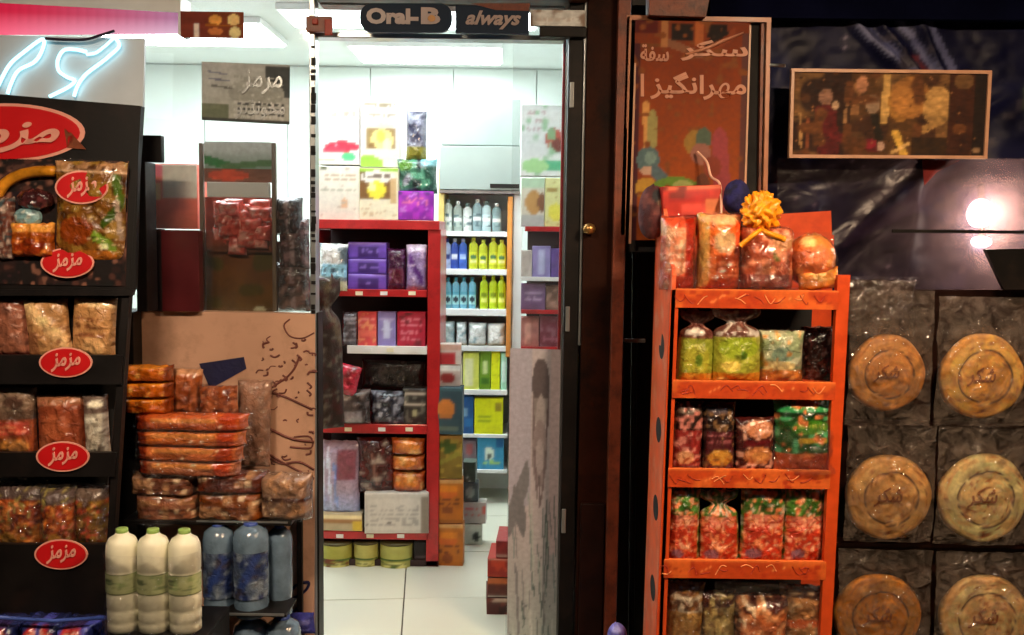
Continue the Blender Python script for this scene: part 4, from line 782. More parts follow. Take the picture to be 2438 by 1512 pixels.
for k, (a, b, c, d) in enumerate(((764, 838, '#96943c', '#6a2c10'), (842, 900, '#b0ac5c', '#8a8a48'), (904, 982, '#a0a050', '#4c6420'))):
    o = bottle('food_tin', 'tin', ('left', 'middle', 'right')[k]+' yellow green tin on the lowest shelf, red shelving', (a, 1286, b, 1366), BY, c, '#4a4420',
        lab=[c, ('r', 0, 0, 1, .18, '#3c5a18'), ('e', .5, .55, .3, .3, '#d0cc80'), ('b', .64, 6, d), ('t', .2, .3, .8, .5, '#5c6428', 1), ('g', .8, 1, '#a89830'), ('n', .2, 5)], group=GA, shape='can', squash=.8)
bx((984, 1290, 1016, 1366), 'dark box with pale lines at right end of lowest shelf, red shelving', ['#181214', ('r', .1, .45, .9, .5, '#6a6068'), ('r', .1, .65, .9, .7, '#6a6068'), ('n', .3, 5)])
# dark sack hanging just inside the doorway
bag('brown_sack', 'sack', 'dark brown sack hanging just inside the doorway against red shelving', (742, 660, 820, 1020), 3.95, ['#2c1a14', ('g', 0, .25, '#241611'), ('l', .0, .05, .6, .0, .1, '#6a6048'), ('l', .3, .05, .95, .4, .09, '#4a3c2c'), ('b', .62, 8, '#3c1414'), ('b', .74, 11, '#5a5850'), ('n', .3, 5)], T=.05, yaw=25, style='tied', mat='clothp')
hr = thing('hook_rail', 'thin metal hook rail carrying the dark sack behind the mullion', 'hook', P(748, 664, 3.53))
tube('rail', 'alu', [P(748, 662, 3.53), P(766, 664, 3.75), P(781, 668, 3.95)], .006, hr)
# ------------------------------------------------------------------ column of boxes at the shelving's end
GC = 'boxes stacked at the end of the red shelving'
CYY = GY+.02
carton('carton', 'box', 'white tub with red patch, top of the column beside the red shelving', (1030, 820, 1098, 868), CYY, ['#d0c4bc', ('r', .1, .35, .8, 1, '#b83038'), ('r', 0, 0, 1, .25, '#c8a090'), ('n', .15, 4)], group=GC)
carton('carton', 'box', 'pale box with red centre, second in the column beside the red shelving', (1034, 870, 1096, 920), CYY, ['#b8a8a0', ('r', 0, 0, 1, .2, '#dcdcd8'), ('e', .5, .6, .3, .25, '#8a2424'), ('n', .25, 5)], group=GC)
carton('carton', 'box', 'dark teal box with orange crown emblem in the column beside the red shelving', (1022, 922, 1100, 1034), CYY-.02, ['#2c4650', ('e', .5, .45, .3, .2, '#c87830'), ('r', .35, .28, .65, .5, '#c87830'), ('r', .3, .58, .7, .66, '#b06c30'), ('r', .1, .85, .9, .92, '#5c6c60'), ('n', .15, 4), ('r', 0, .0, 1, .06, '#3c5c64')], group=GC)
carton('carton', 'box', 'olive gold box below the teal one in the column beside red shelving', (1028, 1036, 1100, 1140), CYY, ['#7a6420', ('r', 0, 0, 1, .1, '#a87c38'), ('e', .5, .25, .35, .16, '#3c5418'), ('l', .1, .7, .9, .4, .06, '#8c8430'), ('b', .66, 6, '#a89038'), ('n', .2, 5)], group=GC)
for k, (a, b) in enumerate(((1142, 1246), (1248, 1366))):
    carton('carton', 'box', ('upper', 'lowest')+() and ('upper orange box with dark pictures in the column beside red shelving', 'lowest orange box with dark stripe at floor level beside red shelving')[k], (1028, a, 1102, b), CYY, ['#b06414', ('r', 0, 0, 1, .07, '#c8985c'), ('e', .5, .3, .35, .12, '#c8601c'), ('t', .2, .4, .9, .6, '#5c2808', 2), ('r', .25, .15, .8, .3, '#d07c18'), ('e', .5, .7, .2, .1, '#7c3c0c'), ('n', .2, 5), ('r', 0, .93, 1, 1, '#985818')], group=GC, lid=False)
# ------------------------------------------------------------------ white shelving deep in the shop
WY = 5.5
ws = thing('white_shelving', 'tall white lit shelving deep in the shop beyond the aisle', 'shelving', (P(1130, 1200, WY).x, WY, .02))
M['greypan'] = nmat('grey_green_panel', '#8c9690', rough=.35, vary=.1, scale=3)
boxr('header', 'greypan', (1046, 348, 1238, 452), WY-.04, .4, ws); boxr('header_panel', 'greypan', (1050, 236, 1238, 346), WY+.05, .3, ws)
boxr('header_strip', 'blackm', (1166, 438, 1236, 448), WY-.047, .006, ws, b=.001)
boxr('header_edge', 'greymet', (1046, 454, 1238, 461), WY-.04, .2, ws, b=.001)
boxr('upright', 'yellowedge', (1040, 400, 1054, 1380), WY-.02, .4, ws); boxr('upright', 'orangeedge', (1206, 468, 1218, 850), WY-.02, .05, ws)
boxr('upright', 'whitemet', (1218, 462, 1240, 1180), WY, .4, ws); boxr('back_board', 'whitemet', (1054, 461, 1218, 1250), WY+.34, .02, ws, b=0)
for a, b in ((551, 563), (641, 655), (736, 752), (824, 836), (928, 940), (1034, 1042), (1118, 1126)):
    boxr('shelf', 'whitemet', (1054, a, 1207, b), WY-.015, .34, ws, b=.002)
GW = 'bottles on the white shelving'
for k, u in enumerate((1066, 1090, 1113, 1136, 1158, 1182)):
    c = ('#c0ccc4', '#9aa8a0', '#d8e0dc', '#88a0a4', '#b8d0d4', '#7c9496')[k]; wh = ('leftmost', 'second', 'third', 'fourth', 'fifth', 'rightmost')[k]
    bottle('cleaner_bottle', 'bottle', wh+' whitish cleaner bottle on the top shelf of the white shelving', (u-11, 474+(k % 3)*5, u+11, 551), WY+.03, c, ('#5c6c68', '#e8ece8')[k % 2], lab=[c, ('n', .4, 4), ('b', .6, 4, '#5c7478'), ('r', .1, .3, .9, .5, '#e8ecec')], group=GW, shape='tall')
for k, (u, c, l) in enumerate(((1064, '#a8b8e0', '#30408c'), (1082, '#2c48a0', '#dce4f8'), (1102, '#3458b0', '#a8c0f0'))):
    bottle('cleaner_bottle', 'bottle', ('left', 'middle', 'right')[k]+' blue bottle on the second shelf of the white shelving', (u-10, 568, u+10, 641), WY+.03, c, l, lab=[c, ('r', .2, .2, .8, .6, l), ('n', .3, 4)], group=GW, shape='tall')
for k, u in enumerate((1127, 1150, 1174, 1194)):
    bottle('cleaner_bottle', 'bottle', ('leftmost', 'second', 'third', 'rightmost')[k]+' yellow bottle on the second shelf of the white shelving', (u-11, 566+k % 2*5, u+11, 641), WY+.03, '#b8c020', '#d8e058', lab=['#c8cc30', ('e', .5, .4, .25, .2, '#3c6c48'), ('r', .2, .65, .8, .8, '#e8ecA0'), ('n', .2, 4)], group=GW, shape='tall')
for k, u in enumerate((1066, 1085, 1104, 1124)):
    bottle('cleaner_bottle', 'bottle', ('leftmost', 'second', 'third', 'rightmost')[k]+' pale blue bottle on the third shelf of the white shelving', (u-9, 660, u+9, 736), WY+.03, '#70b0c8', '#489cb4', lab=['#a8dce0', ('e', .5, .6, .3, .22, '#1c2c38'), ('r', 0, 0, 1, .2, '#58a4bc')], group=GW, shape='tall')
for k, u in enumerate((1152, 1174, 1194)):
    bottle('cleaner_bottle', 'bottle', ('left', 'middle', 'right')[k]+' lime bottle on the third shelf of the white shelving', (u-10, 656, u+10, 736), WY+.03, '#b4cc10', '#d4e020', lab=['#c0d41c', ('e', .5, .3, .3, .2, '#788c10'), ('r', .2, .6, .8, .8, '#e8f080')], group=GW, shape='tall')
GP = 'packs on the lower white shelves'
for k, (a, b, c) in enumerate(((1056, 1084, '#a8b8b8'), (1086, 1112, '#e0e8e8'), (1114, 1158, '#e8ecE8'), (1160, 1204, '#e4e6e0'))):
    bag('tissue_pack', 'tissue pack', ('leftmost grey', 'second narrow', 'third broad', 'rightmost broad')[k]+' white tissue pack on the fourth white shelf', (a, 764+k*2, b, 824), WY+.03, [c, ('n', .15, 5), ('b', .72, 5, '#88a8b0'), ('r', 0, .9, 1, 1, '#b8a888')], group=GP, T=.04, yaw=0)
for (r, ops, l) in (((1058, 848, 1100, 928), ['#c8c4b0', ('n', .2, 5), ('r', .1, .5, .9, .7, '#9a8c70')], 'pale beige pack at the left end of fifth white shelf'),
    ((1102, 840, 1140, 928), ['#d8dc60', ('r', .05, .15, .6, .9, '#e8e8b0'), ('n', .15, 4)], 'pale yellow box on the fifth white shelf'),
    ((1141, 836, 1168, 928), ['#6c9420', ('e', .5, .4, .3, .18, '#d8e8a0'), ('r', .1, .7, .9, .85, '#3c6c18')], 'green box between yellow ones on the fifth white shelf'),
    ((1169, 838, 1190, 928), ['#dce418', ('b', .7, 5, '#a0a810')], 'slim bright yellow box on the fifth white shelf'),
    ((1192, 842, 1206, 928), ['#a0d8b8', ('r', .2, .2, .8, .8, '#d0ece0')], 'slim mint box at the right end of fifth white shelf'),
    ((1098, 944, 1127, 1034), ['#1c5088', ('r', .0, .3, .5, .5, '#88b0d0'), ('n', .3, 5), ('r', .3, .6, .9, .8, '#2c6ca8')], 'deep blue box on the sixth white shelf'),
    ((1129, 950, 1197, 1034), ['#dce010', ('t', .1, .45, .6, .7, '#8ca010', 2), ('r', .7, .1, .95, .35, '#8c7c20'), ('n', .08, 4)], 'bright yellow box with olive print on the sixth white shelf'),
    ((1100, 1048, 1134, 1118), ['#6c6068', ('e', .5, .3, .3, .2, '#8c4848'), ('n', .3, 5)], 'grey mauve box on the seventh white shelf'),
    ((1136, 1042, 1199, 1118), ['#3890b8', ('e', .45, .5, .2, .22, '#e0ecd8'), ('t', .1, .7, .9, .9, '#a8d870', 1), ('r', .7, .0, 1, .3, '#1c5c90'), ('e', .45, .58, .1, .1, '#1c2c30')], 'sky blue box with white picture on the seventh white shelf')):
    carton('carton', 'box', l, r, WY-.0, ops, group=GP, yaw=0)
# small boxes on the floor behind the column
for (r, ops, l) in (((1100, 1300, 1148, 1342), ['#3c4440', ('n', .3, 5), ('r', 0, 0, 1, .15, '#6a706c')], 'dark grey box on the floor under the white carton, back of the aisle'),
    ((1100, 1248, 1148, 1298), ['#b8c0b4', ('e', .7, .6, .2, .25, '#1c2420'), ('n', .2, 5)], 'pale carton with black spot on the dark grey box, back of the aisle'),
    ((1098, 1196, 1156, 1246), ['#a8a4a0', ('t', .1, .2, .8, .7, '#c05058', 2), ('r', .85, .2, 1, .6, '#c06058')], 'light carton with red print in the little pile at the back of the aisle'),
    ((1100, 1150, 1138, 1194), ['#404c50', ('e', .5, .5, .3, .3, '#8c9894'), ('n', .3, 5)], 'grey round marked box in the little pile at the back of the aisle'),
    ((1102, 1100, 1132, 1148), ['#3c4c44', ('s', 8, '#c8d8d0', .06), ('n', .3, 5)], 'small dark green flecked box topping the little pile at the back of the aisle')):
    carton('carton', 'box', l, r, 4.75, ops, group='little pile of boxes on the floor', lid=False)
# red boxes stacked on the floor at the right
for (r, ops, l) in (((1158, 1424, 1220, 1506), ['#4c1c18', ('r', 0, 0, 1, .08, '#b8a090'), ('n', .3, 5), ('r', .5, .2, 1, .9, '#34100e'), ('b', .66, 5, '#6c2c20')], 'dark red box lowest in the stack beside the frosted door leaf'),
    ((1160, 1376, 1220, 1422), ['#5c2418', ('r', 0, 0, 1, .3, '#c06838'), ('r', 0, .9, 1, 1, '#a8a098'), ('n', .3, 5)], 'brown box with orange edge, second from floor beside the frosted door leaf'),
    ((1160, 1330, 1220, 1374), ['#9c2418', ('b', .62, 5, '#c84428'), ('r', 0, 0, 1, .12, '#c88878')], 'red box with orange print, third from floor beside the frosted door leaf'),
    ((1180, 1288, 1222, 1328), ['#8c2828', ('n', .25, 5), ('r', .0, .8, 1, 1, '#b08078')], 'small deep red box topping the stack beside the frosted door leaf')):
    carton('carton', 'box', l, r, 3.86, ops, depth=.2, group='red boxes stacked on the floor', lid=False)
# ------------------------------------------------------------------ right shelving seen through the glass leaf
GR = 'goods on the right shelving behind the glass leaf'
RY = 4.75
gr = shelving('red shelving at the right of the aisle behind the glass leaf', 1250, 1420, [(660, 670, 1240, 'whitemet'), (738, 748, 1240, 'red'), (826, 842, 1240, 'red')], name='red_shelving', top=(540, 552), post=(1396, 1420), Y=RY, dep=.3, bottom=1300)
def rx(r, l, ops, **k): return carton('carton', 'box', l, r, RY+.02, ops, group=GR, yaw=0, lid=False, **k)
rx((1240, 250, 1350, 420), 'tall white pack with red and green picture atop the right shelving behind glass', ['#e8ece8', ('t', .1, .05, .5, .4, '#c8b0b0', 3), ('e', .72, .48, .2, .16, '#c05040'), ('e', .66, .4, .1, .1, '#8cb080'), ('b', .72, 6, '#a0c8a0'), ('r', .5, .78, 1, .93, '#58b888'), ('e', .3, .86, .3, .1, '#a8dc98'), ('e', .8, .56, .14, .1, '#7c3c30')])
rx((1240, 424, 1296, 540), 'brown and cream pack atop the right shelving behind glass', ['#d8d4c0', ('r', 0, 0, 1, .2, '#b8d8b8'), ('e', .55, .5, .4, .25, '#c09050'), ('e', .9, .5, .2, .2, '#7c5030'), ('r', 0, .75, 1, 1, '#b8bcb8')])
rx((1297, 424, 1350, 540), 'pale yellow pack with brown lettering atop the right shelving behind glass', ['#dcdc98', ('t', .1, .15, .9, .35, '#a08440', 1), ('e', .5, .7, .35, .18, '#e8e050'), ('s', 8, '#b09c58', .05)])
rx((1240, 596, 1266, 662), 'pale beige packet, left on the upper shelf behind the glass leaf', ['#b8b0a8', ('n', .25, 4)])
rx((1267, 586, 1310, 662), 'light purple packet, middle of the upper shelf behind the glass leaf', ['#8a80b8', ('r', .3, .1, .7, .9, '#b0b4d8'), ('n', .2, 4)])
rx((1311, 592, 1350, 662), 'deep violet packet, right on the upper shelf behind the glass leaf', ['#584088', ('n', .3, 5), ('r', .6, .3, .9, .8, '#8c98a0')])
rx((1240, 676, 1298, 740), 'mauve box, left on the middle shelf behind the glass leaf', ['#6c5078', ('t', .1, .2, .9, .7, '#a890b0', 2), ('n', .3, 5)])
rx((1299, 680, 1350, 740), 'brown grey box, right on the middle shelf behind the glass leaf', ['#6a5040', ('b', .6, 5, '#a08070'), ('n', .3, 5)])
rx((1240, 756, 1282, 828), 'salmon pink packet, left on the lower shelf behind the glass leaf', ['#b07068', ('r', .2, .2, .6, .9, '#d09888'), ('n', .3, 5)])
rx((1284, 752, 1350, 828), 'dull crimson packet, right on the lower shelf behind the glass leaf', ['#702838', ('b', .6, 6, '#90606c'), ('t', .1, .6, .9, .9, '#a06070', 1)])
# ------------------------------------------------------------------ signs over the doorway
so = thing('dental_sign', 'dark rounded sign with pale bold lettering over the doorway', 'sign', P(966, 78, 3.38))
def rrect(name, mat, r, rad, Y, th, par, n=8):
    u0, v0, u1, v1 = r; pts = []
    for cu, cv, a0 in ((u1-rad, v0+rad, 90), (u0+rad, v0+rad, 180), (u0+rad, v1-rad, 270), (u1-rad, v1-rad, 0)):
        for k in range(n+1):
            a = R(a0+90*k/n) if a0 != 90 else R(0+90*k/n)
            a = R({90: 0, 180: 90, 270: 180, 0: 270}[a0]+90*k/n); pts.append(P(cu+rad*math.cos(a), cv-rad*math.sin(a), Y))
    m = len(pts); o = par.location; vs = [p-o for p in pts]+[p+Vector((0, th, 0))-o for p in pts]
    return mesh(name, vs, [tuple(reversed(range(m))), tuple(range(m, 2*m))]+[(k, (k+1) % m, m+(k+1) % m, m+k) for k in range(m)], mat, par)
rrect('plate', 'slate', (856, 8, 1076, 77), 30, 3.38, .02, so)
text('lettering', 'Oral-', (872, 20, 996, 58), 3.379, 'signink', so, bold=.05); text('lettering', 'B', (1002, 18, 1048, 58), 3.379, 'signink', so, bold=.05)
disc('dot', 'goldink', 1027, 44, 9, 8, 3.374, so, .002)
sn = thing('script_sign', 'dark slate rectangular sign with slanted pale script over the doorway', 'sign', P(1172, 80, 3.38))
hexa('plate', 'slate', ((1084, 12, 3.38), (1259, 18, 3.38), (1259, 82, 3.38), (1084, 78, 3.38)), .02, sn)
text('lettering', 'always', (1108, 26, 1240, 70), 3.378, 'signink', sn, shear=.35, bold=.03)
hexa('orange_corner', 'wood', ((1120, 8, 3.378), (1262, 8, 3.378), (1258, 26, 3.378), (1180, 24, 3.378)), .004, sn)
# ================================================================== RIGHT: poster frame, picture, film and lamp reflection
pf = thing('display_board', 'tall thin salmon frame holding the orange brown poster, right of the door pier', 'frame', P(1665, 580, 3.40))
hexa('frame_bar', 'salmonfr', ((1492, 36, 3.40), (1836, 42, 3.40), (1836, 53, 3.40), (1492, 47, 3.40)), .02, pf)
hexa('frame_bar', 'salmonfr', ((1492, 47, 3.40), (1503, 47, 3.40), (1488, 560, 3.40), (1477, 560, 3.40)), .02, pf)
hexa('frame_bar', 'salmonfr', ((1825, 53, 3.40), (1835, 53, 3.40), (1826, 480, 3.40), (1816, 480, 3.40)), .02, pf)
hexa('frame_bar', 'wood', ((1812, 56, 3.41), (1819, 56, 3.41), (1811, 470, 3.41), (1805, 470, 3.41)), .02, pf)
hexa('backing', 'gap', ((1503, 47, 3.43), (1812, 53, 3.43), (1800, 600, 3.43), (1487, 600, 3.43)), .01, pf)
po = thing('poster', 'orange brown poster with large pale lettering and small painted figures at its foot', 'poster', P(1650, 570, 3.39))
sheet('poster_sheet', None, 0, ['#743012', ('g', .2, .9, '#944616'), ('n', .15, 4), ('r', 0, 0, .2, .06, '#4c100e'), ('l', .0, .11, .3, .11, .01, '#6a3c1a'), ('r', .23, .0, .29, .12, '#a06a40'),
    ('r', .31, .012, .50, .09, '#160c08'), ('l', .30, .10, .58, .15, .018, '#7c5038'), ('r', .52, 0, .60, .11, '#a0562c'), ('r', .62, .012, .80, .07, '#160c08'), ('l', .64, .13, .86, .05, .022, '#803a1c'), ('l', .62, .10, .80, .05, .012, '#160c08'),
    ('r', .0, .1, .05, 1, '#3c141c'), ('r', .93, .05, 1, 1, '#54302c'), ('r', .05, .36, .10, .78, '#7c3416'),
    ('l', .11, .39, .13, .58, .03, '#c08a4c'), ('e', .17, .5, .05, .1, '#8c8450'), ('e', .14, .63, .10, .06, '#4c6468'), ('e', .16, .62, .05, .03, '#6a8480'), ('e', .13, .68, .06, .02, '#b0907c'), ('l', .2, .68, .34, .76, .035, '#4c6068'),
    ('e', .13, .76, .10, .05, '#a88030'), ('e', .38, .77, .22, .065, '#5a7c2c'), ('e', .45, .76, .1, .04, '#8c9458'), ('b', .74, 16, '#74401c'), ('e', .55, .55, .1, .06, '#8a6a30'), ('e', .62, .53, .07, .05, '#4a5a4c'), ('e', .6, .60, .09, .05, '#8a5c50'), ('l', .76, .55, .80, .8, .07, '#8c3c40'), ('e', .62, .74, .06, .05, '#5c3424'), ('e', .7, .66, .08, .05, '#7c3828')],
    po, res=4, th=.002, c4=((1512, 48, 3.386), (1786, 54, 3.386), (1772, 572, 3.386), (1500, 572, 3.386)))
hexa('edge_strip', 'goldfr', ((1510, 150, 3.383), (1514, 150, 3.383), (1502, 580, 3.383), (1496, 580, 3.383)), .004, po)
hexa('edge_strip', 'goldfr', ((1784, 60, 3.383), (1788, 60, 3.383), (1776, 460, 3.383), (1771, 460, 3.383)), .004, po)
M['posterink'] = nmat('pale_salmon_lettering', '#b87a5c', rough=.5, vary=.15, scale=20)
def pt(s, r, **k): text('lettering', s, r, 3.384, 'posterink', po, **k)
pt('\uFEAE\uFB91\uFEB3', (1620, 96, 1780, 146), bold=.022, shear=-.1)
pt('\uFE94\uFED4\uFEB3', (1524, 106, 1592, 146), bold=.022)
tube('lettering_stroke', 'posterink', [P(1632, 130, 3.383), P(1680, 116, 3.383), P(1720, 98, 3.383), P(1770, 78, 3.383)], [.004, .007, .006, .003], po)
pt('\uFEB0\uFBFF\uFB95\uFEE7\uFE8D\uFEAE\uFEEC\uFEE3', (1548, 172, 1776, 238), bold=.022)
pt('\uFE8D', (1524, 176, 1533, 230), bold=.022)
pi = thing('picture', 'wide framed painted picture of dim figures in red and gold, upper right', 'picture', P(2120, 376, 3.42))
for c in (((1884, 163), (2361, 168), (2361, 176), (1884, 171)), ((1878, 368), (2350, 371), (2350, 378), (1878, 376)), ((1884, 171), (1891, 171), (1886, 368), (1878, 368)), ((2353, 176), (2361, 176), (2350, 371), (2342, 371))):
    hexa('frame_bar', 'goldfr', tuple((u, v, 3.42) for u, v in c), .02, pi)
sheet('canvas', None, 0, ['#3a2010', ('b', .5, 7, '#4c3014'), ('r', 0, 0, .3, 1, '#2a160c'), ('b', .66, 9, '#6a4a28'),
    ('e', .17, .3, .035, .1, '#8a6450'), ('l', .17, .45, .19, .95, .055, '#501414'), ('e', .22, .4, .02, .05, '#b09070'), ('l', .2, .75, .42, .9, .05, '#5c1818'), ('l', .04, .5, .05, .9, .006, '#a07848'), ('l', .08, .55, .08, .9, .01, '#7a4024'),
    ('l', .33, .15, .32, .5, .02, '#8c6038'), ('e', .35, .15, .03, .1, '#9c6a4c'), ('l', .28, .3, .27, .6, .008, '#8a6440'), ('e', .41, .38, .035, .12, '#8a7058'), ('l', .42, .5, .45, .8, .02, '#20180c'), ('l', .48, .05, .47, .6, .02, '#b89050'), ('e', .55, .35, .06, .25, '#8c6028'), ('e', .6, .3, .1, .25, '#90602c'),
    ('l', .64, .22, .64, .35, .008, '#d8b070'), ('e', .74, .4, .075, .24, '#a88048'), ('l', .66, .7, .74, .6, .03, '#9a7440'), ('l', .53, .7, .58, .98, .02, '#b8903c'), ('l', .52, .95, .6, .85, .014, '#c8a060'), ('e', .46, .88, .02, .05, '#c8a088'), ('e', .4, .85, .04, .06, '#801c28'),
    ('r', .8, .0, 1, 1, '#34180c'), ('b', .7, 14, '#5a3418'), ('e', .87, .1, .05, .1, '#5c4024'), ('r', .62, .78, .8, 1, '#281808'), ('r', .93, .0, 1, 1, '#1c1008'), ('e', .95, .92, .02, .04, '#7c6044'), ('s', 60, '#8a5c34', .004), ('s', 60, '#20120a', .004), ('n', .3, 9), ('n', .35, 40), ('n', .3, 60)],
    pi, res=4, th=.004, c4=((1889, 169, 3.428), (2356, 174, 3.428), (2345, 374, 3.428), (1882, 371, 3.428)))
# small metal rod poking from the poster frame
rod = thing('hook_rod', 'short pale metal rod sticking out right of the poster frame', 'rod', P(1836, 156, 3.38)); tube('rod', 'alu', [P(1834, 155, 3.40), P(1868, 157, 3.36)], .006, rod)

# hanging plastic sheet with folds in front of the dark wall
def crinkle(name, c4, mat, nx, ny, amp, par, folds=(), sd=3, ops=None):
    A, B, Cc, D = [P(*q) for q in c4]; gx, gy = np.meshgrid(np.linspace(0, 1, nx+1), np.linspace(0, 1, ny+1))
    n = (vnoise(gx, gy, 6, sd)-.5)+(vnoise(gx+.5*gy, gy, 14, sd+1)-.5)*.5+(vnoise(gx, gy, 34, sd+2)-.5)*.22
    for (x0, y0, x1, y1, w, a) in folds:
        dx, dy = x1-x0, y1-y0; L = math.hypot(dx, dy); dist = ((gx-x0)*dy-(gy-y0)*dx)/L; t = ((gx-x0)*dx+(gy-y0)*dy)/L/L
        n += a*np.exp(-(dist/w)**2)*np.clip(np.minimum(t+.1, 1.1-t)*5, 0, 1)
    o = par.location; vs = []
    for j in range(ny+1):
        for i in range(nx+1):
            a, b = gx[j, i], gy[j, i]; p = (A*(1-a)+B*a)*(1-b)+(D*(1-a)+Cc*a)*b; vs.append(p+Vector((0, -amp*n[j, i], 0))-o)
    cols = paint(gx, gy, ops).reshape(-1, 3) if ops else None
    return mesh(name, vs, [tuple(reversed(f)) for f in gridf(nx, ny)], mat, par, smooth=True, cols=cols)
M['darkfilm'] = nmat('dark_glossy_plastic', attr=True, rough=.5, vary=.4, scale=7, bump=.18, bscale=14, spec=.2)
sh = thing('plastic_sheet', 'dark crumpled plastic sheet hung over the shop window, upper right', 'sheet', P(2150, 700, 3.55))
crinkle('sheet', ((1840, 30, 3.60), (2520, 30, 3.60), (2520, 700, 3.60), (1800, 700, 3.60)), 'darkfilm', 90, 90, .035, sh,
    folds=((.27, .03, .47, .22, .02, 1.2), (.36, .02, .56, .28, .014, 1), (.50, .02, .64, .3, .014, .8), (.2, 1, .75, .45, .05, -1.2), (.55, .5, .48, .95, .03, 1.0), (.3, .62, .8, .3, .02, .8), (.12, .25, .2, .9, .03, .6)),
    ops=['#0a0c28', ('n', .5, 5), ('b', .64, 6, '#141a40'), ('l', .28, .04, .47, .20, .012, '#6c7090'), ('l', .31, .03, .50, .22, .010, '#484c70'), ('l', .44, .03, .60, .24, .012, '#585c80'), ('l', .54, .03, .66, .24, .014, '#60648a'), ('l', .50, .16, .57, .24, .012, '#5c2830'), ('b', .78, 22, '#34303c'),  # pale diagonal streaks are lamp reflections painted into the sheet colour
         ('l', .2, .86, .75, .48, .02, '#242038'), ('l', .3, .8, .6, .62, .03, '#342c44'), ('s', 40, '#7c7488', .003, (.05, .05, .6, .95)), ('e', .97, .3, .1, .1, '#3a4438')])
M['redtri'] = nmat('faded_red_triangle', '#8c2014', rough=.5, vary=.3, scale=30)
hexa('red_print', 'redtri', ((2195, 382, 3.50), (2285, 382, 3.50), (2230, 410, 3.50), (2200, 442, 3.50)), .003, sh)
# added glowing globes stand for lamp reflections in the glass
gw = thing('window_film', 'milky translucent film lit by the added globes, right edge', 'film', P(2330, 700, 3.5))
crinkle('film_sheet', ((1850, 378, 3.50), (2560, 378, 3.50), (2560, 690, 3.50), (1850, 690, 3.50)), 'glowfilm', 50, 50, .01, gw, folds=((.1, .9, .45, .1, .03, 1.5),), sd=9)
hexa('cross_bar', 'blackm', ((2125, 546, 3.47), (2560, 550, 3.47), (2560, 558, 3.47), (2125, 554, 3.47)), .012, gw)
hexa('dark_corner', 'blackm', ((2345, 594, 3.46), (2560, 590, 3.46), (2560, 690, 3.46), (2390, 690, 3.46), )[:4], .02, gw)
def lamp_reflection(u, v, r, label, squash=1, Y=3.60):
    c = P(u, v, Y); t = thing('lamp_reflection', label, 'lamp', c)
    prof = [(r*math.sin(math.pi*k/14)+.0005, -r*squash*math.cos(math.pi*k/14)) for k in range(15)]
    lathe('added_globe', 'lamp_reflection', prof, t, n=24); lathe('added_socket', 'blackm', [(r*.3, r*squash*.95), (r*.3, r*squash+.05), (r*.1, r*squash+.06)], t, n=14)
lamp_reflection(2330, 508, .052, 'added round globe for a lamp reflection, above the dark bar')
lamp_reflection(2335, 576, .034, 'added smaller globe for a lamp reflection, below the dark bar', .6)
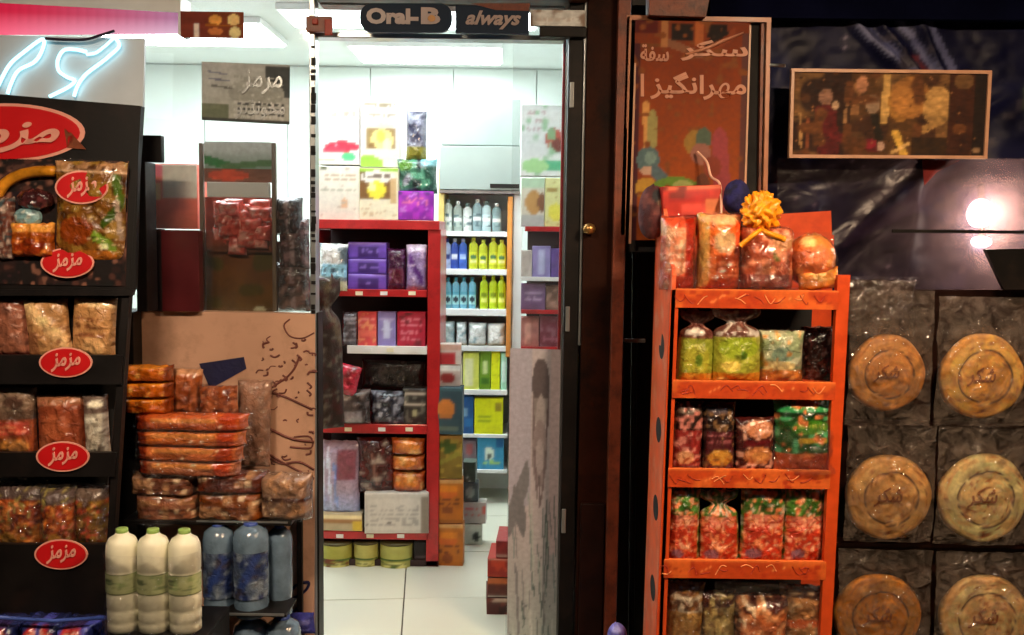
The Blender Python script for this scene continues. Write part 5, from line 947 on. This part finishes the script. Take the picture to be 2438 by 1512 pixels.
# ------------------------------------------------------------------ breads in clear bags
GB = 'round flat breads in clear bags'
SCR = '\uFEAE\uFB91\uFEB7'
def bread(cu, cv, ru, rect_, label, base, rim, Y=3.46, rot=0):
    c = P(cu, cv, Y); x0, x1, z0, z1 = rect_ and rect(*rect_, Y)
    r = (P(cu+ru, cv, Y).x-P(cu-ru, cv, Y).x)/2*1.03; t = thing('bread_bag', label, 'bread', (c.x, Y, z0), group=GB)
    n, m = 40, 22; vs = [(0, -.035, 0)]; gx = [.5]; gy = [.5]
    for j in range(1, m+1):
        q = j/m; prof = .030*(1-q**6)**.5+.006*(q > .0)*(1-abs(q-.93)/.07 if abs(q-.93) < .07 else 0)
        ring = -.006 if abs(q-.58) < .03 else 0; ring2 = -.003 if abs(q-.66) < .02 else 0
        for k in range(n):
            a = 2*math.pi*k/n; rr = r*q*(1+.015*math.sin(3*a+cu)+.01*math.sin(7*a)); vs.append((rr*math.cos(a), -(prof+ring+ring2)-.002*math.sin(5*a+j), rr*math.sin(a))); gx.append(.5+.5*q*math.cos(a)); gy.append(.5-.5*q*math.sin(a))
    fs = [(0, 1+(k+1) % n, 1+k) for k in range(n)]
    fs += [(1+(j-1)*n+k, 1+(j-1)*n+(k+1) % n, 1+j*n+(k+1) % n, 1+j*n+k) for j in range(1, m) for k in range(n)]
    gx, gy = np.array(gx), np.array(gy); ops = [base, ('e', .5, .5, .42, .42, rim), ('b', .60, 8, base), ('e', .52, .5, .32, .32, '#3c1c08'), ('e', .52, .5, .297, .297, base), ('n', .14, 9), ('b', .66, 26, rim), ('b', .76, 30, '#a8662a'), ('e', .5, .9, .05, .025, '#7c3010')]
    cols = np.clip(paint(gx, gy, ops)*1.15, 0, .92)
    b = len(vs); vs.append((0, 0, 0)); cols = np.vstack([cols, cols[-1:]]); fs += [(b, 1+(m-1)*n+k, 1+(m-1)*n+(k+1) % n) for k in range(n)]
    fs = [tuple(reversed(f)) for f in fs]
    dz = c.z-z0
    o = mesh('bread', [(x, y, z+dz) for x, y, z in vs], fs, 'bread', t, cols=cols, smooth=True); o.rotation_euler.z = 0
    # pressed word
    text('stamp', SCR, (cu-ru*.32, cv-ru*.22, cu+ru*.36, cv+ru*.25), Y-.036, 'stamp', t, shear=.2, ext=.001, bold=.01)
    # clear bag
    nx, ny = 22, 30; s = int(cu+cv); GX, GY_ = np.meshgrid(np.linspace(0, 1, nx+1), np.linspace(0, 1, ny+1))
    nn = (vnoise(GX, GY_, 7, s)-.5)*.016+(vnoise(GX+GY_, GY_-GX+2, 16, s)-.5)*.010
    X = (x0-c.x)+GX*(x1-x0); Z = (z1-z0)*(1-GY_); dd = np.sqrt(((X)/(r*1.15))**2+((Z-dz)/(r*1.15))**2); Yf = -.043*np.clip(1.25-dd, .1, 1)**.5-.006-nn
    mesh('clear_bag', [(X[j, i], Yf[j, i], Z[j, i]) for j in range(ny+1) for i in range(nx+1)], [tuple(reversed(f)) for f in gridf(nx, ny)], 'film2', t, smooth=True)
    return t
M['stamp'] = nmat('scorched_stamp', '#a0561e', rough=.6, vary=.2)
for a in ((2108, 888, 90, (2014, 690, 2212, 1010), 'browner round bread, top left of the six bagged breads beside the orange rack', '#cc8438', '#dc9848'),
          (2334, 896, 99, (2222, 706, 2450, 1012), 'golden round bread in the top right bag under the glowing film', '#dc983c', '#f0b450'),
          (2112, 1182, 100, (2008, 1010, 2216, 1284), 'golden brown round bread, middle left of the six bagged breads', '#dca054', '#ecb468'),
          (2336, 1184, 104, (2222, 1014, 2452, 1292), 'palest round bread with a light rim, middle right of the six bagged breads', '#ecc078', '#f4dc94'),
          (2086, 1466, 102, (1986, 1304, 2206, 1620), 'darkest orange round bread, bottom left bag cut by the picture edge', '#dc8820', '#cc8c3c'),
          (2338, 1470, 104, (2216, 1310, 2450, 1620), 'pale tan round bread, bottom right bag cut by the picture edge', '#ecb470', '#f0cc88')): bread(*a)
br = thing('bread_rack', 'dark panel with thin bars behind the bagged breads', 'rack', P(2200, 1600, 3.52))
hexa('panel', 'darkwood', ((1990, 690, 3.54), (2540, 690, 3.54), (2540, 1700, 3.54), (1960, 1700, 3.54)), .02, br)
for v in (1012, 1298, 1560): hexa('shelf_bar', 'darkwood', ((1980, v-6, 3.46), (2460, v, 3.46), (2460, v+8, 3.46), (1980, v+2, 3.46)), .07, br)
bag('clear_bag', 'bag', 'crumpled clear grey bag with nothing in it, above the top left bread', (2000, 665, 2180, 800), 3.50, ['#3c302c', ('n', .3, 5), ('b', .66, 7, '#5c504c')], T=.015, filmtop=.05, mat='gloss')

# ------------------------------------------------------------------ orange rack
OY = 2.98
rk = thing('orange_rack', 'tall orange cardboard rack with five open tiers of snack bags', 'display rack', P(1780, 1700, OY))
hexa('post', 'orange', ((1597, 690, OY), (1616, 690, OY), (1580, 1640, OY), (1556, 1640, OY)), .02, rk)
hexa('post', 'orange', ((1994, 655, OY-.004), (2024, 655, OY-.004), (1972, 1640, OY-.004), (1946, 1640, OY-.004)), .025, rk)
# left flank with its round holes
fl0 = [(1600, 662, OY-.002), (1567, 1640, OY-.002)]
A, B_ = P(1600, 655, OY), P(1563, 1640, OY)
BD = .34; O = rk.location
prof_v = [A, B_, B_+Vector((0, BD, 0)), Vector((A.x, OY+BD, P(1562, 478, OY+BD).z)), Vector((A.x, OY+BD-.10, P(1562, 478, OY+BD-.1).z))]
vs = [p-O for p in prof_v]+[p+Vector((.012, 0, 0))-O for p in prof_v]
mesh('side_panel', vs, [(0, 1, 2, 3, 4), (9, 8, 7, 6, 5)]+[(k, 5+k, 5+(k+1) % 5, (k+1) % 5) for k in range(5)], 'orange2', rk)
for v in (838, 1046, 1240, 1440):
    c = P(1598-(v-655)*.037, v, OY)+Vector((-.002, .15, -.0)); pts = []
    xx = A.x+(B_.x-A.x)*(A.z-c.z)/(A.z-B_.z)-.0015
    vv = [Vector((xx+.0005*math.sin(a*1), c.y+.055*math.cos(a), c.z+.042*math.sin(a)))-O for a in [2*math.pi*k/20 for k in range(20)]]
    mesh('hole', vv, [tuple(range(20))], 'gap', rk)
hexa('back_panel', 'orange', ((1562, 560, OY+BD), (1985, 560, OY+BD), (1950, 1600, OY+BD), (1530, 1600, OY+BD)), .012, rk)
hexa('back_rail', 'orange', ((1848, 510, OY+BD-.03), (1978, 502, OY+BD-.03), (1981, 590, OY+BD-.03), (1852, 590, OY+BD-.03)), .02, rk)
RX = P(2010, 900, OY).x
box('inner_lining', 'gap', A.x+.03, RX-.01, OY+BD-.02, OY+BD-.005, 0, P(1700, 735, OY).z, parent=rk, b=0)
ZT = []
orn = ['#b84012', ('b', .6, 9, '#cc5c20'), ('n', .12, 8), ('s', 16, '#a8300e', .012), ('l', .02, .3, .12, .7, .01, '#a02c0c'), ('l', .22, .7, .3, .3, .008, '#f08848'), ('l', .45, .3, .5, .8, .01, '#a83010'), ('l', .62, .6, .78, .3, .008, '#f09850'), ('l', .85, .3, .95, .7, .01, '#a02c0c'), ('r', 0, 0, 1, .07, '#e87838')]
for k, (a, b, ul, ur) in enumerate(((690, 735, 1608, 1996), (908, 950, 1600, 1988), (1118, 1162, 1590, 1976), (1335, 1378, 1580, 1966), (1560, 1600, 1572, 1956))):
    sheet('shelf_front', (ul, a, ur, b), OY-.006, orn, rk, th=.014, res=5)
    zc = P((ul+ur)/2, a+6, OY).z; box('shelf', 'orange', P(ul+4, a, OY).x, P(ur-2, a, OY).x, OY+.01, OY+BD-.02, zc-.012, zc, parent=rk, b=.001)
    # dark red ornament strokes
    for q in range(4):
        uu = ul+40+q*(ur-ul-80)/3.3; vv = (a+b)/2
        for w_ in range(3):
            q0 = uu+random.uniform(-36, 36); a1, a2, a3 = [random.uniform(-13, 13) for _ in range(3)]
            tube('ornament', random.choice(('rust', 'rust', 'peach')), spline([P(q0-14, vv+a1, OY-.0065), P(q0, vv+a2, OY-.0065), P(q0+random.uniform(5, 16), vv+a3, OY-.0065)], 4), .0016, rk, n=5)
GT1 = 'packs standing on top of the orange rack'
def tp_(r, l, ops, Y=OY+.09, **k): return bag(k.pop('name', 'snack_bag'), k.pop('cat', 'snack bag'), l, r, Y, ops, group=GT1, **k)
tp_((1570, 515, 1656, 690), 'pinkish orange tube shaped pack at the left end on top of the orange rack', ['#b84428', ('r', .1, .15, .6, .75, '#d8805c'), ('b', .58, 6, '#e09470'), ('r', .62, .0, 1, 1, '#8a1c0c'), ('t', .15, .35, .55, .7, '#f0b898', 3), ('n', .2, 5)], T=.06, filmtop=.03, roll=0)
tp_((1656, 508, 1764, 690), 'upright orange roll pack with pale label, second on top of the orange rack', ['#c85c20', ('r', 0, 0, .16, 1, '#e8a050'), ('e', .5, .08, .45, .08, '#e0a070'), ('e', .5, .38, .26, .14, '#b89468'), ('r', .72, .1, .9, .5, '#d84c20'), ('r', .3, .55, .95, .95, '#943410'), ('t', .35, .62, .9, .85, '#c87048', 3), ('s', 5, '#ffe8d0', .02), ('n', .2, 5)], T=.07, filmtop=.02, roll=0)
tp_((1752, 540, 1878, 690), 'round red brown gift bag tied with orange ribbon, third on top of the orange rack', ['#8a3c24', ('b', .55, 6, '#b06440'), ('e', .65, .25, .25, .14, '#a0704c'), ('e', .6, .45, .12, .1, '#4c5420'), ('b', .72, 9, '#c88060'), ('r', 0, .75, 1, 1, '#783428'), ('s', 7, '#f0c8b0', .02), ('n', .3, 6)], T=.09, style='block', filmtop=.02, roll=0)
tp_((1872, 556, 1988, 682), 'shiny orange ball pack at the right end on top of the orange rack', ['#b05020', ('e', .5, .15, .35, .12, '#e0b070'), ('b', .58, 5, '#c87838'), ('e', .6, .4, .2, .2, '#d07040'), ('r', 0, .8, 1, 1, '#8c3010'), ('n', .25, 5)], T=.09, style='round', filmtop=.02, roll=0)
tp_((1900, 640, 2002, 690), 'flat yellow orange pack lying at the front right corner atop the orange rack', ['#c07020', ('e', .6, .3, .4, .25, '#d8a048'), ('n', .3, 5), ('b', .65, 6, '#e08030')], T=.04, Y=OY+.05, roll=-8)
# ribbon bow
rb = thing('ribbon_bow', 'large orange ribbon bow above the gift bag on the orange rack', 'bow', P(1810, 540, OY+.06))
bc = P(1811, 506, OY+.05); rr = (P(1852, 506, OY+.05).x-P(1770, 506, OY+.05).x)/2; vs = []; fs = []; nU, nV = 64, 36
for j in range(nV+1):
    for i in range(nU):
        a = 2*math.pi*i/nU; b = math.pi*j/nV
        q = rr*(1+.17*math.sin(7*a+3*math.sin(5*b))*math.sin(b)+.13*math.sin(11*b+4*math.sin(3*a))+.06*math.sin(17*a+9*b))
        vs.append(bc+Vector((q*math.sin(b)*math.cos(a), q*.8*math.sin(b)*math.sin(a), q*1.08*math.cos(b)))-rb.location)
fs = [(j*nU+i, (j+1)*nU+i, (j+1)*nU+(i+1) % nU, j*nU+(i+1) % nU) for j in range(nV) for i in range(nU)]
mesh('ruffled_loops', vs, fs, 'ribbon', rb, smooth=True)
tube('ribbon_knot', 'rust', [P(1800, 548, OY+.03), P(1822, 550, OY+.03)], .010, rb)
for q in ((1792, 560, 1762, 585), (1830, 556, 1868, 570)): tube('ribbon_tail', 'ribbon', spline([P(1811, 548, OY+.02), P(q[0], q[1], OY-.0), P(q[2], q[3], OY+.01)], 4), .009, rb, n=5)
carton('carton', 'box', 'bright red box lying on the back of the orange rack below the poster', (1578, 442, 1720, 514), OY+.22, ['#c02818', ('r', .0, 0, 1, .12, '#d86848'), ('r', .08, .2, .8, .5, '#b01410'), ('r', .3, .6, .75, .95, '#d84c40'), ('b', .68, 6, '#7c1408'), ('r', .75, .5, 1, 1, '#d87848'), ('n', .2, 5)], depth=.08, group=GT1, roll=-3, lid=False)
bag('navy_ball', 'cap', 'dark navy rounded cap hanging behind the packs atop the orange rack', (1718, 428, 1780, 512), OY+.2, ['#14144a', ('b', .6, 4, '#1c1c5c'), ('b', .65, 6, '#0c0c28')], T=.05, style='round', mat='clothp', roll=5)
bag('plush_toy', 'plush toy', 'dark mauve plush bundle at the left top corner of the orange rack', (1518, 440, 1586, 570), OY+.28, ['#4a2226', ('b', .55, 5, '#6c3c3a'), ('e', .6, .2, .18, .12, '#2c3034'), ('e', .8, .32, .12, .09, '#98846c'), ('n', .3, 5)], T=.05, style='round', mat='clothp')
cd = thing('dangling_string', 'thin white cord dangling over the poster foot to the orange rack', 'cord', P(1665, 360, 3.3))
tube('cord', nmat('white_cord_cotton', '#e8b8a0', rough=.7), spline([P(1660, 362, 3.37), P(1682, 386, 3.33), P(1692, 420, 3.3), P(1712, 436, 3.25), P(1716, 470, 3.2), P(1716, 510, 3.15)], 6), .0045, cd)
GS = 'snack bags on the tiers of the orange rack'
def ob(r, l, ops, **k): return bag('snack_bag', 'snack bag', l, (r[0]-3, r[1]-8, r[2]+3, r[3]), k.pop('Y', OY+.055), ops, group=GS, T=k.pop('T', .032), mat=k.pop('mat', 'gloss'), yaw=k.pop('yaw', random.uniform(-7, 7)), res=4, **k)
top_s = [('r', 0, 0, 1, .34, '#5c3028'), ('b', .6, 9, '#7c4c3c')]
ob((1614, 745, 1694, 912), 'yellow green bag with brown and silver tied top, left on the first tier', ['#5c3028', ('b', .6, 8, '#8c5c4c'), ('e', .4, .3, .3, .05, '#c8c0b4'), ('r', 0, .38, 1, 1, '#8a9430'), ('e', .5, .66, .35, .2, '#a8a838'), ('e', .55, .68, .1, .08, '#5c7820'), ('r', .1, .84, 1, .96, '#c08028'), ('n', .25, 6)], style='tied', filmtop=.0)
ob((1698, 740, 1808, 912), 'brighter yellow green bag with white highlights painted on its flared top, second on the first tier', ['#6c4438', ('b', .58, 10, '#c0b8ac'), ('r', 0, .36, 1, 1, '#a4a838'), ('e', .5, .5, .4, .14, '#9cb030'), ('e', .35, .74, .2, .07, '#e8d060'), ('r', 0, .84, 1, 1, '#c88828'), ('e', .6, .6, .08, .06, '#4c7420'), ('e', .2, .94, .12, .04, '#f0d878'), ('n', .2, 6)], style='tied', filmtop=.0, T=.06)  # pale blotches on the top are painted white highlights
ob((1808, 795, 1908, 912), 'pale green and white bag with orange foot, third on the first tier', ['#8c9c74', ('b', .56, 6, '#b8bc98'), ('e', .5, .45, .25, .16, '#7c9880'), ('e', .4, .65, .4, .1, '#e0c888'), ('r', 0, .72, 1, 1, '#c87424'), ('b', .7, 8, '#e8a04c'), ('n', .2, 6)], seal='#8ca080', filmtop=.02)
ob((1912, 785, 1984, 912), 'dark maroon black bag at the right end of the first tier', ['#1c0c0a', ('b', .62, 8, '#3c1c1c'), ('b', .72, 10, '#5c4440'), ('n', .3, 6)], Y=OY+.12)
ob((1598, 962, 1668, 1122), 'dark topped bag with red and pink mix, left on the second tier', ['#241812', ('e', .5, .12, .4, .05, '#6a5c50'), ('r', .05, .4, .9, 1, '#8c2824'), ('b', .58, 9, '#c87c70'), ('e', .4, .78, .28, .1, '#d09468'), ('r', 0, .9, 1, 1, '#6a3838'), ('n', .2, 6)], seal=None, filmtop=.0)
ob((1674, 965, 1748, 1122), 'dark maroon bag with golden patch near its foot, second on the second tier', ['#1e1210', ('e', .5, .12, .4, .05, '#504850'), ('r', .08, .4, .92, 1, '#4a1c20'), ('t', .15, .42, .85, .6, '#8c4c50', 2), ('e', .5, .78, .36, .12, '#c89038'), ('b', .74, 9, '#7c5c3c'), ('r', 0, .93, 1, 1, '#2c1418')], filmtop=.0)
ob((1752, 1000, 1842, 1122), 'maroon bag with peach blotches, third on the second tier', ['#3c1210', ('e', .6, .2, .35, .16, '#c88058'), ('b', .62, 9, '#e0a890'), ('r', .2, .38, .95, .5, '#5c1418'), ('e', .55, .68, .36, .16, '#b87444'), ('e', .6, .68, .2, .08, '#d08c4c'), ('n', .2, 6)], filmtop=.0)
ob((1844, 958, 1990, 1122), 'wide green bag with yellow label and orange base at right end of second tier', ['#1c4c1c', ('r', 0, 0, 1, .16, '#2c8c4c'), ('e', .5, .04, .2, .04, '#b83028'), ('b', .66, 8, '#4cb070'), ('r', 0, .16, 1, .22, '#102c10'), ('e', .5, .36, .3, .1, '#3c7c1c'), ('t', .3, .3, .72, .4, '#90a840', 1), ('r', .3, .49, .75, .58, '#a88c28'), ('r', 0, .70, .86, 1, '#b84c1c'), ('b', .76, 12, '#e08048'), ('r', .88, .2, 1, 1, '#142008')], T=.06, filmtop=.02)
red_ops = lambda: ['#2c5418', ('b', .6, 7, '#4c8030'), ('b', .74, 9, '#c8c8b0'), ('r', .04, .34, .94, .98, '#b8341c'), ('e', .5, .38, .4, .05, '#d87860'), ('b', .64, 12, '#e08050'), ('b', .74, 16, '#f0b088'), ('t', .15, .42, .85, .5, '#e89878', 1), ('e', .3, .85, .18, .07, '#8c6070'), ('n', .18, 8)]
for k, (a, b, l) in enumerate(((1590, 1662, 'leftmost orange red bag with dull green top on the third tier'), (1668, 1756, 'second orange red bag with brighter green top on the third tier'), (1760, 1864, 'third and widest orange red bag on the third tier'), (1866, 1962, 'rightmost orange red bag with white flecked green top on the third tier'))):
    ob((a, 1168+(k % 2)*4, b, 1338), l, red_ops(), style='tied' if k == 1 else 'pillow', seal='#3c7428' if k != 1 else None, filmtop=.0, T=.036)
ob((1584, 1392, 1668, 1570), 'tan bag with silver brown top, left on the fourth tier', ['#5c3820', ('b', .6, 8, '#b8a890'), ('r', 0, .35, 1, 1, '#b08444'), ('b', .64, 9, '#8c5c28'), ('n', .2, 6)], filmtop=.02)
ob((1672, 1412, 1750, 1570), 'pale khaki bag, second on the fourth tier', ['#3c1410', ('r', .05, .2, 1, 1, '#a89058'), ('b', .6, 7, '#c0ac70'), ('b', .72, 9, '#70502c')], filmtop=.02)
ob((1742, 1420, 1870, 1570), 'orange red bag with white flecks, third on the fourth tier', ['#48201a', ('r', .1, .22, 1, 1, '#b05c30'), ('b', .62, 9, '#d08c5c'), ('b', .74, 12, '#e8c8a0'), ('n', .2, 6)], filmtop=.02, T=.06)
ob((1850, 1400, 1960, 1570), 'tan bag with orange streaks at the right end of the fourth tier', ['#40201a', ('r', 0, .15, 1, 1, '#b8804c'), ('l', 0, .5, 1, .45, .05, '#c85c28'), ('b', .66, 8, '#d8b080')], filmtop=.02)
cf = thing('film_wrap', 'crumpled shiny clear film across the fourth tier of the orange rack', 'film', P(1800, 1450, OY+.01))
crinkle('film', ((1700, 1385, OY+.012), (1955, 1380, OY+.012), (1955, 1450, OY+.012), (1700, 1470, OY+.012)), 'film', 26, 14, .02, cf, sd=21)
bag('blue_cloth', 'cap', 'pale lavender blue rounded bundle at the bottom edge beside the brown pier', (1446, 1484, 1494, 1560), 3.2, ['#7a74c0', ('r', 0, .2, 1, .32, '#4c489c'), ('e', .4, .1, .3, .1, '#a8a8e0')], T=.05, style='round', mat='clothp')
TAGN = 0
for (u, v) in ((846, 694), (905, 694), (972, 694), (868, 829), (920, 829), (975, 829), (820, 1018), (900, 1018), (965, 1018), (800, 1272), (872, 1272), (945, 1272)):
    boxr('price_tag', ('cream', 'whitemet')[TAGN % 2], (u, v, u+17, v+9), GY-.0165, .003, gl, b=0); TAGN += 1
cl = thing('conduit', 'thin dark pipe with clamp running down the gap beside the pier', 'pipe', P(1512, 1512, 3.5))
tube('pipe', 'blackm', [P(1512, 580, 3.56), P(1500, 1700, 3.56)], .012, cl); boxr('clamp', 'greymet', (1486, 807, 1536, 816), 3.53, .02, cl)
dk = thing('door_knob', 'small brass door knob on the black jamb', 'knob', P(1402, 545, 3.42))
lathe('knob', nmat('brass', '#b08850', rough=.3, metal=.8), [(.004, -.02), (.018, -.014), (.024, 0), (.018, .014), (.004, .02)], dk, n=16)
